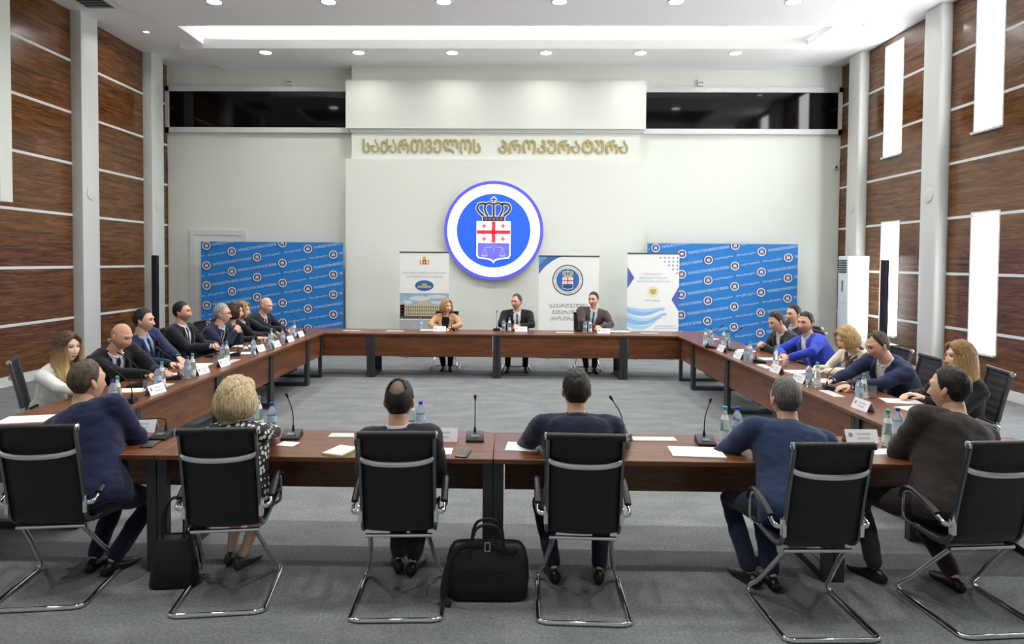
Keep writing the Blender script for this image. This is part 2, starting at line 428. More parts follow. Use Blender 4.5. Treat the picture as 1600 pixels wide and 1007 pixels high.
downlight(6.45, 12.1, ZC, .05, 8, 'small spot light in the ceiling edge by the right columns', 'small ceiling spots')
# LED strip lying in the cove behind the soffit lip
led = tag(obj('cove_light', MB().box((-6.4,13.5,6.41),(6.0,13.56,6.43)), mat('led',(255,255,255),.4,emit=(255,253,248),estr=6)), 'long hidden light strip glowing in the ceiling cove', 'light strip')
ld = bpy.data.lights.new('cove_lamp','AREA'); ld.shape = 'RECTANGLE'; ld.size = 12.2; ld.size_y = .05; ld.energy = COVE_W
lo = bpy.data.objects.new('cove_lamp', ld); COL.objects.link(lo); lo.parent = led; lo.location = (-.2,13.53,6.46); lo.rotation_euler = (PI,0,0)

# ================================================================ tables
TZ = .75
def table_run(name_label, x0, x1, y0, y1, along, inner, label, plates=()):
    """one table unit: top, legs frames at both ends, modesty panel on the inner side.
    along 'x' or 'y'; inner: coordinate sign of the panel side on the other axis"""
    cx, cy = (x0+x1)/2, (y0+y1)/2
    t = empty('conference_table', (cx,cy,0), label=label, cat='table', group='tables of the hollow square')
    X, Y = (x1-x0)/2-.002, (y1-y0)/2-.002
    wd = M_tabwood if along == 'x' else M_tabwoodY
    obj('table_top', MB().rbox((-X,-Y,TZ-.032),(X,Y,TZ),.003,seg=1), wd, t)
    T = .032
    if along == 'x':
        yi = inner*(Y-.02)
        obj('modesty_panel', MB().box((-X+.07,min(yi-inner*.02,yi-inner*.038),.36),(X-.07,max(yi-inner*.02,yi-inner*.038),TZ-.033)), wd, t)
        for s in (-1,1):
            xa, xb = sorted((s*(X-.002), s*(X-.062)))
            mb = MB()
            for ya,yb in ((-Y+.02,-Y+.07),(Y-.07,Y-.02)): mb.box((xa,ya,0),(xb,yb,TZ-.033))
            mb.box((xa,-Y+.07,0),(xb,Y-.07,.05)).box((xa,-Y+.07,TZ-.075),(xb,Y-.07,TZ-.033))
            obj('leg_frame', mb, M_leg, t)
    else:
        xi = inner*(X-.02)
        obj('modesty_panel', MB().box((min(xi-inner*.02,xi-inner*.038),-Y+.07,.36),(max(xi-inner*.02,xi-inner*.038),Y-.07,TZ-.033)), wd, t)
        for s in (-1,1):
            ya, yb = sorted((s*(Y-.002), s*(Y-.062)))
            mb = MB()
            for xa,xb in ((-X+.02,-X+.07),(X-.07,X-.02)): mb.box((xa,ya,0),(xb,yb,TZ-.033))
            mb.box((-X+.07,ya,0),(X-.07,yb,.05)).box((-X+.07,ya,TZ-.075),(X-.07,yb,TZ-.033))
            obj('leg_frame', mb, M_leg, t)
    for (px,py) in plates:
        w_, d_ = (.15,.05) if along=='x' else (.05,.15)
        obj('socket_plate', MB().rbox((px-cx-w_,py-cy-d_,TZ-.004),(px-cx+w_,py-cy+d_,TZ+.006),.003), mat('plate',(205,208,206),.35), t)
    return t
XoL, XiL, XiR, XoR = -3.83, -3.09, 2.85, 3.58
YfN, YfF, YbN, YbF = 4.0, 4.64, 10.93, 11.66
nx = [XoL, -2.19, -.08, 2.03, XoR]
for i,l in enumerate(('dark wood table at the near left corner of the square','long dark wood table in front of the polka-dot woman','long dark wood table in front of the broad man in dark navy','dark wood table at the near right corner of the square')):
    table_run('',nx[i],nx[i+1],YfN,YfF,'x',1,l, {1:[(-1.08,4.5)],2:[(1.02,4.5)]}.get(i,()))
bxs = [XoL, -2.30, -.17, 1.96, XoR]
for i,l in enumerate(('dark wood table at the far left corner of the square','long dark wood head table in front of the woman in tan','long dark wood head table in front of the two seated men','dark wood table at the far right corner of the square')):
    table_run('',bxs[i],bxs[i+1],YbN,YbF,'x',-1,l, {0:[(-2.7,11.3)],1:[(-1.95,11.3)],2:[(1.0,11.3)],3:[(2.45,11.3)]}[i])
ys = [YfF, 5.41, 7.0, 8.59, 10.17, YbN]
LN = ['nearest','second','third','fourth','farthest']
for i in range(5):
    table_run('',XoL,XiL,ys[i],ys[i+1],'y',1,'dark wood table in the left side row, %s from the camera'%LN[i], [(-3.3,ys[i]+.75)] if i in (1,2) else [])
    table_run('',XiR,XoR,ys[i],ys[i+1],'y',-1,'dark wood table in the right side row, %s from the camera'%LN[i], [(3.05,ys[i]+.75)] if i in (1,2) else [])

# ================================================================ chair
def spline(pts, n):
    """Catmull-Rom through points, n samples per span"""
    P = [V(p) for p in pts]; out = []
    for i in range(len(P)-1):
        p0, p1, p2, p3 = P[max(i-1,0)], P[i], P[i+1], P[min(i+2,len(P)-1)]
        for k in range(n):
            t = k/n
            out.append(.5*((2*p1)+(p2-p0)*t+(2*p0-5*p1+4*p2-p3)*t*t+(3*p1-p0-3*p2+p3)*t*t*t))
    out.append(P[-1]); return out
PROF = [(0,-.215,1.02),(0,-.185,.88),(0,-.145,.70),(0,-.12,.57),(0,-.095,.475),(0,-.03,.43),(0,.08,.428),(0,.22,.442),(0,.35,.455),(0,.40,.435)]
def make_chair(label):
    c = empty('office_chair', label=label, cat='chair', group='black ribbed cantilever chairs')
    pr = spline(PROF, 10); N = len(pr)
    # arc length for the ribs
    s = [0]
    for i in range(1,N): s.append(s[-1]+(pr[i]-pr[i-1]).length)
    front, back = [], []
    W = .196; NX = 9
    for i,p in enumerate(pr):
        t = (pr[min(i+1,N-1)]-pr[max(i-1,0)]).normalized(); nrm = V((0,t.z,-t.y))
        if nrm.y < 0 and p.z > .5: nrm = -nrm
        nrm = V((0,-t.z,t.y)) if (V((0,-t.z,t.y)).y > 0 or V((0,-t.z,t.y)).z > 0) and p.z <= .5 or V((0,-t.z,t.y)).y > 0 else V((0,t.z,-t.y))
        rib = .007*abs(math.sin(PI*s[i]/.068))**.6
        fr, bk = [], []
        for j in range(NX):
            x = -W + 2*W*j/(NX-1); e = 1 if 0 < j < NX-1 else .4
            sag = -.012*(1-(x/W)**2)
            fr.append(p + nrm*((.006+rib)*e+sag) + V((x,0,0)))
            bk.append(p + nrm*(-.006-.35*rib*e+sag) + V((x,0,0)))
        front.append(fr); back.append(bk[::-1])
    mb = MB(); mb.rings([f+b for f,b in zip(front,back)])
    obj('upholstery', mb, M_leather, c, smooth='full')
    for sx in (-1,1):
        rail = [p+V((sx*.204,0,0)) for p in pr]
        obj('side_rail', MB().tube(rail, .0165, 8, flat=(1.0,.62,(0,1,0))), M_alu, c, smooth=True)
    obj('top_roll', MB().tube([(-.214,-.216,1.02),(.214,-.216,1.02)], .021, 14), M_leather, c, smooth=True)
    for sx in (-1,1): obj('end_cap', MB().lathe([(.022,sx*.214),(.022,sx*.221),(.014,sx*.227),(0,sx*.227)],14,(0,-.216,1.02),axis='x'), M_chrome, c, smooth=True)
    bar = spline([(-.204,-.19,.885),(-.175,-.212,.872),(-.1,-.232,.862),(0,-.238,.859),(.1,-.232,.862),(.175,-.212,.872),(.204,-.19,.885)],4)
    obj('back_bar', MB().tube(bar, .014, 10, flat=(1.15,.6,(0,0,1))), M_chrome, c, smooth=True)
    obj('seat_bar', MB().tube([(-.19,-.075,.405),(.19,-.075,.405)], .012, 10), M_chrome, c, smooth=True)
    for sx in (-1,1):
        x = sx*.255
        path = spline([(sx*.206,-.118,.555),(x,-.11,.562),(x,-.03,.598),(x,.08,.638),(x,.15,.652),(x,.195,.625),(x,.205,.56),(x,.195,.48),(sx*.206,.185,.448)],5)
        a = obj('armrest', MB().tube(path, .0125, 10, flat=(1.1,.7,(1,0,0))), M_chrome, c, smooth=True)
        obj('arm_pad', MB().tube(spline([(x,-.06,.597),(x,.0,.625),(x,.08,.655),(x,.145,.668),(x,.2,.648),(x,.218,.59)],4), .017, 10, flat=(1.2,.75,(1,0,0))), M_black, a, smooth=True)
        obj('bracket', MB().rbox((sx*.211-.012,-.135,.50),(sx*.211+.012,-.1,.60),.005), M_chrome, a)
    h = .0135
    base = spline([(-.165,-.06,.40),(-.178,.03,.30),(-.21,.18,.12),(-.232,.245,.055),(-.245,.24,.022),(-.25,.19,h)],5)[:-1] + spline([(-.25,.19,h),(-.25,0,h),(-.25,-.19,h),(-.243,-.24,h),(-.20,-.258,h)],5)
    base = base + [V((-p.x,p.y,p.z)) for p in base[::-1]]
    obj('cantilever_base', MB().tube(base, h, 10), M_chrome, c, smooth=True)
    return c
# chair seats: key -> (x, y, facing angle from +y (ccw), label)
SEATS = {
 'F1':(-2.66,3.80,.13,'black chair at the near left corner, behind the man in navy suit'),
 'F2':(-1.63,3.78,.14,'black chair of the woman in the polka-dot dress'),
 'F3':(-.61,3.75,.05,'black chair of the balding man, just left of the briefcase'),
 'F4':(.44,3.75,-.03,'black chair of the broad man in dark navy, just right of the briefcase'),
 'F5':(1.70,3.63,.04,'black chair of the grey-haired man in blue suit, at the bottom edge'),
 'F6':(2.63,3.70,.10,'black chair at the near right corner, of the man in brown'),
 'L1':(-4.42,6.10,-1.05,'black chair behind the woman in the white blazer'),
 'L2':(-4.55,7.02,-1.35,'black chair behind the bald man looking down at the left row'),
 'L3':(-4.45,7.78,-1.5,'black chair of the man in navy with a pale blue shirt'),
 'L4':(-4.44,8.62,-1.5,'black chair behind the bearded man at the left row'),
 'L5':(-4.44,9.22,-1.57,'black chair behind the grey-haired man with glasses'),
 'L6':(-4.46,9.82,-1.57,'black chair of the dark-haired woman at the left row'),
 'L7':(-4.46,10.42,-1.57,'black chair of the short-haired blonde woman at the left row'),
 'L8':(-4.44,11.02,-1.57,'black chair of the bald man with the red tie'),
 'B1':(-1.12,11.98,PI,'black chair of the woman in tan at the head table'),
 'B2':(.17,11.95,PI,'black chair of the man in the middle of the head table'),
 'B3':(1.45,11.97,PI,'black chair of the man in brown-grey suit at the head table'),
 'R1':(4.14,9.20,1.5,'black chair of the man in charcoal looking down at the right row'),
 'R2':(4.40,9.86,1.55,'black chair of the half-hidden man at the far end of right row'),
 'R3':(4.20,8.42,1.45,'black chair of the man in the bright blue jacket'),
 'R4':(4.22,7.42,1.5,'black chair of the woman in the cream jacket'),
 'R5':(4.12,6.74,1.5,'black chair behind the man in navy writing at the right row'),
 'R6':(4.22,5.98,1.35,'black chair of the long-haired woman in black'),
}
proto = make_chair(SEATS['F1'][3])
index_kids()
for k,(x,y,a,l) in SEATS.items():
    if k == 'F1': proto.location = (x,y,0); proto.rotation_euler[2] = a
    else: dup(proto, (x,y,0), a, l)

# ================================================================ people
DG = lambda: bpy.context.evaluated_depsgraph_get()
def remesh(mb, voxel, smooth_it=6, jitter=0., jscale=9., seed=0):
    """overlapping closed shells -> one continuous smooth surface (verts array, quad/tri list)"""
    me = mb.mesh('tmp'); bm = bmesh.new(); bm.from_mesh(me); bmesh.ops.recalc_face_normals(bm, faces=bm.faces[:]); bm.to_mesh(me); bm.free()
    o = bpy.data.objects.new('tmp', me); COL.objects.link(o)
    r = o.modifiers.new('r','REMESH'); r.mode = 'VOXEL'; r.voxel_size = voxel; r.adaptivity = 0
    if smooth_it:
        s = o.modifiers.new('s','SMOOTH'); s.factor = .5; s.iterations = smooth_it
    bpy.context.view_layer.update()
    m2 = bpy.data.meshes.new_from_object(o.evaluated_get(DG()))
    n = len(m2.vertices); co = np.empty(n*3); m2.vertices.foreach_get('co', co); co = co.reshape(-1,3)
    if jitter:
        nr = np.empty(n*3); m2.vertices.foreach_get('normal', nr); nr = nr.reshape(-1,3)
        d = np.array([noise.noise(V((p[0]*jscale+seed, p[1]*jscale, p[2]*jscale*1.7))) for p in co])
        d2 = np.array([noise.noise(V((p[0]*jscale*2.3+seed, p[1]*jscale*2.3+5, p[2]*jscale*4.))) for p in co])
        co = co + nr*((d + .5*d2)*jitter)[:,None]
    fs = [tuple(p.vertices) for p in m2.polygons]
    bpy.data.objects.remove(o); bpy.data.meshes.remove(me); bpy.data.meshes.remove(m2)
    return co, fs
def limb(mb, pts, rs, n=14, sq=1.0, ref=(0,0,1)):
    """rounded tapering limb through points with end domes"""
    P = [V(p) for p in pts]; d0 = (P[0]-P[1]).normalized(); d1 = (P[-1]-P[-2]).normalized()
    path = [P[0]+d0*rs[0]*.9, P[0]+d0*rs[0]*.6] + P + [P[-1]+d1*rs[-1]*.6, P[-1]+d1*rs[-1]*.9]
    rr = [rs[0]*.35, rs[0]*.78] + list(rs) + [rs[-1]*.78, rs[-1]*.35]
    mb.tube(path, rr, n)
def ik(a, t, l1, l2, pole):
    """two-bone: returns elbow and reachable end"""
    a, t, pole = V(a), V(t), V(pole); d = t-a; L = d.length
    if L > (l1+l2)*.985: d = d*((l1+l2)*.985/L); t = a+d; L = d.length
    if L < abs(l1-l2)+.03: L = abs(l1-l2)+.03; t = a+d.normalized()*L
    u = d.normalized(); x = (l1*l1-l2*l2+L*L)/(2*L); h = math.sqrt(max(l1*l1-x*x, 1e-6))
    p = pole - u*pole.dot(u)
    if p.length < 1e-4: p = V((0,0,-1))
    return a+u*x+p.normalized()*h, t

# ---- head in local coordinates: +y forward, z up, origin between the ears
NU, NV = 92, 76
def head_points(fem=0.):
    pts = np.zeros((NV+1, NU, 3))
    for i in range(NV+1):
        ph = -PI/2 + PI*i/NV
        for j in range(NU):
            th = 2*PI*j/NU; th = th - .5*math.sin(th)            # th=0 -> +y (face), denser there
            cx, sx = math.cos(th), math.sin(th)
            x = .076*math.cos(ph)*sx; y = .096*math.cos(ph)*cx; z = .118*math.sin(ph)
            if z > 0: z *= 1.06
            # cranium longer behind, jaw narrower and forward, flat face
            if y < 0: y *= 1.0 + .10*max(0, min(1,(z+.05)/.1))
            if z < 0:
                k = min(1, -z/.118)
                x *= 1 - (.26+.05*fem)*k**1.6
                if y < 0: y *= 1 - .42*k
                else: y *= 1 - .05*k
            if y > 0: y = .096*(1-(1-min(1,y/.096))**1.25) if z < .05 else y
            pts[i,j] = (x, y, z)
    P = pts.reshape(-1,3).copy(); x, y, z = P[:,0], P[:,1], P[:,2]
    f = np.clip(y/.05, 0, 1)                       # front weight
    g = lambda cx,cz,sx,sz: np.exp(-((x-cx)/sx)**2-((z-cz)/sz)**2)
    d = np.zeros(len(P))
    ridge = np.exp(-(x/.011)**2)*np.clip((.012-z)/.05,0,1)*np.clip((z+.052)/.012,0,1)
    d += .027*ridge                               # nose
    d += .008*(np.exp(-((np.abs(x)-.011)/.007)**2-((z+.038)/.009)**2))
    d += .006*np.exp(-((z-.03)/.012)**2)*np.exp(-((np.abs(x)-.028)/.028)**2)*(1-.6*fem)   # brow
    d -= .014*(g(.031,.006,.018,.012)+g(-.031,.006,.018,.012))   # sockets
    d += .005*(g(.031,.006,.010,.006)+g(-.031,.006,.010,.006))   # lids
    d += .005*(g(.040,-.028,.020,.020)+g(-.040,-.028,.020,.020)) # cheeks
    d += .008*g(0,-.062,.022,.007)+.007*g(0,-.074,.019,.006)     # lips
    d -= .004*g(0,-.0685,.024,.003)
    d -= .004*g(0,-.086,.02,.006)
    d += .009*g(0,-.104,.022,.013)                                # chin
    P[:,1] += d*f
    return P
HEAD = {0.: head_points(0.), 1.: head_points(1.)}
HFACES = [(i*NU+j, i*NU+(j+1)%NU, (i+1)*NU+(j+1)%NU, (i+1)*NU+j) for i in range(NV) for j in range(NU)]
def lerp(a, b, t): return a + (b-a)*t
def head_colors(P, skin, brow, fem, stub=0., hairmask=None, haircol=None):
    x, y, z = P[:,0], P[:,1], P[:,2]; n = len(P)
    C = np.tile(np.array(skin[:3]), (n,1))
    def mixin(mask, c, a=1.):
        nonlocal C
        m = np.clip(mask,0,1)[:,None]*a; C = C*(1-m)+np.array(c[:3])[None]*m
    fr = (y > .03)
    g = lambda cx,cz,sx,sz: np.exp(-(((x-cx)/sx)**2+((z-cz)/sz)**2))
    mixin((g(.042,-.03,.022,.018)+g(-.042,-.03,.022,.018))*fr, (skin[0]*1.02,skin[1]*.78,skin[2]*.74), .5)
    mixin((g(0,-.04,.014,.014))*fr, (skin[0]*.98,skin[1]*.8,skin[2]*.76), .5)
    if stub:
        b = np.clip((-.030-z)/.02,0,1)*np.clip((y+.03)/.04,0,1)*(1-.6*g(0,-.045,.02,.012))
        mixin(b, brow, stub)
    mixin((np.abs(z+.067) < .0095)*(np.abs(x) < .024-.9*np.abs(z+.067))*fr, (skin[0]*.72,skin[1]*.42,skin[2]*.40) if not fem else (.42,.1,.1), .75)
    bw = (np.abs(z-(.026+.004*np.cos((np.abs(x)-.03)/.02))) < (.0065 if not fem else .004))*(np.abs(np.abs(x)-.032) < .019)*fr
    mixin(bw.astype(float), brow, .85)
    eye = (((np.abs(x)-.031)/.0125)**2+((z-.006)/.0062)**2 < 1)*fr
    mixin(eye.astype(float), (.42,.40,.38)); iris = (((np.abs(x)-.031)/.0068)**2+((z-.006)/.0065)**2 < 1)*fr
    mixin(iris.astype(float), (.03,.018,.012))
    lid = (np.abs(z-.0128) < .0035)*(np.abs(np.abs(x)-.031) < .016)*fr
    mixin(lid.astype(float), (.05,.03,.025), .8)
    if hairmask is not None: mixin(hairmask, haircol, 1.)
    return C

def hair_mask(P, style):
    """0..1 hair thickness weight over the scalp"""
    x, y, z = P[:,0], P[:,1], P[:,2]; ax = np.abs(x)
    ang = np.arctan2(ax, y)                       # 0 front, pi back
    if style in ('short','bald_ring','receding','shaved'):
        line = np.interp(ang, [0,.35,.75,1.05,1.35,1.55,1.75,2.1,2.6,3.15], [.086,.084,.084,.058,.015,-.035,.0,-.045,-.07,-.075])
        if style == 'receding': line = np.interp(ang, [0,.25,.5,.8,1.1,1.35,1.55,1.75,2.1,2.6,3.15], [.088,.092,.11,.085,.05,.01,-.03,.0,-.045,-.07,-.075])
    else:                                          # full women's hair: covers all but the face oval
        line = np.interp(ang, [0,.3,.6,.8,.95,1.1,1.4,3.15], [.078,.07,.05,.01,-.05,-.12,-.2,-.2])
    m = np.clip((z-line)/.012, 0, 1)
    if style == 'bald_ring':
        top = np.interp(ang, [0,1.2,1.5,2.2,3.15], [-.1,.0,.045,.06,.062])
        m = m*np.clip((top-z)/.012,0,1)
    if style == 'tonsure':
        line = np.interp(ang, [0,.35,.75,1.05,1.35,1.55,1.75,2.1,2.6,3.15], [.07,.068,.062,.045,.01,-.035,.0,-.045,-.07,-.075])
        m = np.clip((z-line)/.012,0,1)*np.clip(((((x+.004)/.044)**2+((y+.072)/.050)**2)**.5-.55 + np.clip((.075-z)*40,0,2))*1.6,0,1)
    return m

def skin_mat():
    m = bpy.data.materials.new('skin'); m.use_nodes = True; nt = m.node_tree; b = nt.nodes['Principled BSDF']
    a = nt.nodes.new('ShaderNodeAttribute'); a.attribute_name = 'Col'; nt.links.new(a.outputs['Color'], b.inputs['Base Color'])
    b.inputs['Roughness'].default_value = .48; b.inputs['Subsurface Weight'].default_value = .06; b.inputs['Subsurface Radius'].default_value = (.01,.004,.002)
    return m
M_skin = skin_mat()
def cloth(name, c, rough=.85, bump=.18):
    return mat('cloth_'+name, c, rough, sheen=.15, bump=bump, bscale=900, noise_amt=.08, nscale=5, spec=.25)
def hair_mat(name, c, c2=None, tip=None, z0=0., z1=1.):
    key = 'hair_'+name
    if key in MATS: return MATS[key]
    m = bpy.data.materials.new(key); m.use_nodes = True; MATS[key] = m; nt = m.node_tree; b = nt.nodes['Principled BSDF']; L = nt.links.new
    tc = nt.nodes.new('ShaderNodeTexCoord'); mp = nt.nodes.new('ShaderNodeMapping'); mp.inputs['Scale'].default_value = (130,130,9); L(tc.outputs['Object'], mp.inputs[0])
    n = nt.nodes.new('ShaderNodeTexNoise'); n.inputs['Scale'].default_value = 1.; n.inputs['Detail'].default_value = 3; n.inputs['Distortion'].default_value = .6; L(mp.outputs[0], n.inputs['Vector'])
    r = nt.nodes.new('ShaderNodeValToRGB'); a = col(c); d = col(c2) if c2 else tuple(x*1.9 for x in a[:3])+(1,)
    r.color_ramp.elements[0].position = .3; r.color_ramp.elements[0].color = tuple(x*.55 for x in a[:3])+(1,); r.color_ramp.elements[1].position = .72; r.color_ramp.elements[1].color = d
    e = r.color_ramp.elements.new(.5); e.color = a
    L(n.outputs['Fac'], r.inputs[0]); L(r.outputs[0], b.inputs['Base Color'])
    if tip:                                          # dyed lengths: colour of the hair itself changes toward the tips
        sx = nt.nodes.new('ShaderNodeSeparateXYZ'); L(tc.outputs['Object'], sx.inputs[0])
        mr = nt.nodes.new('ShaderNodeMapRange'); mr.inputs[1].default_value = z1; mr.inputs[2].default_value = z0; L(sx.outputs['Z'], mr.inputs[0])
        mt_ = nt.nodes.new('ShaderNodeMix'); mt_.data_type = 'RGBA'; L(mr.outputs[0], mt_.inputs[0]); L(r.outputs[0], mt_.inputs[6])
        r3 = nt.nodes.new('ShaderNodeMix'); r3.data_type = 'RGBA'; L(n.outputs['Fac'], r3.inputs[0]); t_ = col(tip); r3.inputs[6].default_value = tuple(x*.6 for x in t_[:3])+(1,); r3.inputs[7].default_value = tuple(min(1,x*1.3) for x in t_[:3])+(1,)
        L(r3.outputs[2], mt_.inputs[7]); L(mt_.outputs[2], b.inputs['Base Color'])
    b.inputs['Roughness'].default_value = .5; b.inputs['Specular IOR Level'].default_value = .35
    bp = nt.nodes.new('ShaderNodeBump'); bp.inputs['Strength'].default_value = .6; bp.inputs['Distance'].default_value = .006; L(n.outputs['Fac'], bp.inputs['Height']); L(bp.outputs[0], b.inputs['Normal'])
    return m
def polka():
    m = bpy.data.materials.new('polka_dots'); m.use_nodes = True; nt = m.node_tree; b = nt.nodes['Principled BSDF']; L = nt.links.new
    tc = nt.nodes.new('ShaderNodeTexCoord'); vo = nt.nodes.new('ShaderNodeTexVoronoi'); vo.inputs['Scale'].default_value = 27; vo.inputs['Randomness'].default_value = .45
    L(tc.outputs['Object'], vo.inputs['Vector'])
    r = nt.nodes.new('ShaderNodeValToRGB'); r.color_ramp.interpolation = 'CONSTANT'; r.color_ramp.elements[0].color = (.75,.75,.73,1); r.color_ramp.elements[1].position = .36; r.color_ramp.elements[1].color = (.012,.012,.013,1)
    L(vo.outputs['Distance'], r.inputs[0]); L(r.outputs[0], b.inputs['Base Color']); b.inputs['Roughness'].default_value = .7
    return m
M_polka = polka()

def arrays_to_mesh(name, co, fs, colors=None):
    me = bpy.data.meshes.new(name); me.from_pydata([tuple(c) for c in co], [], fs)
    if colors is not None:
        a = me.color_attributes.new('Col','FLOAT_COLOR','POINT')
        flat = np.ones((len(co),4)); flat[:,:3] = colors; a.data.foreach_set('color', flat.ravel())
    me.update(); return me
def mesh_part(name, me, m, parent, smooth='full'):
    return obj(name, me, m, parent, smooth=smooth)

def hand_build(mb, wrist, d, n, side, curl, spread=.0, s=1., thumb_in=.3):
    """palm and five fingers. d: pointing direction, n: back-of-hand normal, side=+1: thumb toward +cross(n,d)"""
    d = V(d).normalized(); n = V(n); n = (n - d*n.dot(d)).normalized(); t = n.cross(d)*side      # t: thumb side
    W = V(wrist)
    rings = []
    for k,(u,w,h) in enumerate(((-.02,.026,.019),(.0,.028,.019),(.03,.036,.017),(.06,.041,.015),(.085,.040,.013),(.094,.034,.009))):
        ring = []
        for j in range(12):
            a = 2*PI*j/12; ring.append(W + d*(u*s) + t*(w*s*math.cos(a)) + n*(h*s*math.sin(a)))
        rings.append(ring)
    mb.rings(rings)
    for i,(off,ln) in enumerate(((.030,.074),(.0105,.082),(-.010,.077),(-.029,.060))):
        c = curl*(1+.12*i) if not isinstance(curl,(list,tuple)) else curl[i]
        p = W + d*(.082*s) + t*(off*s); dirn = (d + t*(off*spread*10)).normalized(); nn = n
        pts = [p-d*.015*s, p]; ang = 0
        for f,seg in ((.75,.45),(1.0,.31),(.7,.24)):
            ang += c*f
            v = dirn*math.cos(ang) - nn*math.sin(ang); p = p + v*(ln*seg*s); pts.append(p)
        mb.tube(pts+[pts[-1]+(pts[-1]-pts[-2]).normalized()*.004*s], [.0095*s,.0096*s,.0090*s,.0083*s,.0072*s,.0035*s], 8)
    p = W + d*(.022*s) + t*(.026*s)
    v1 = (d*.62 + t*.72 - n*.25).normalized(); v2 = (d*.9 + t*(.35-thumb_in) - n*.3*(1+curl if not isinstance(curl,(list,tuple)) else 1.5)).normalized()
    pts = [p - v1*.01*s, p + v1*.022*s, p + v1*.04*s, p + v1*.04*s + v2*.028*s, p + v1*.04*s + v2*.05*s]
    mb.tube(pts, [.013*s,.0125*s,.0108*s,.0098*s,.006*s], 8)

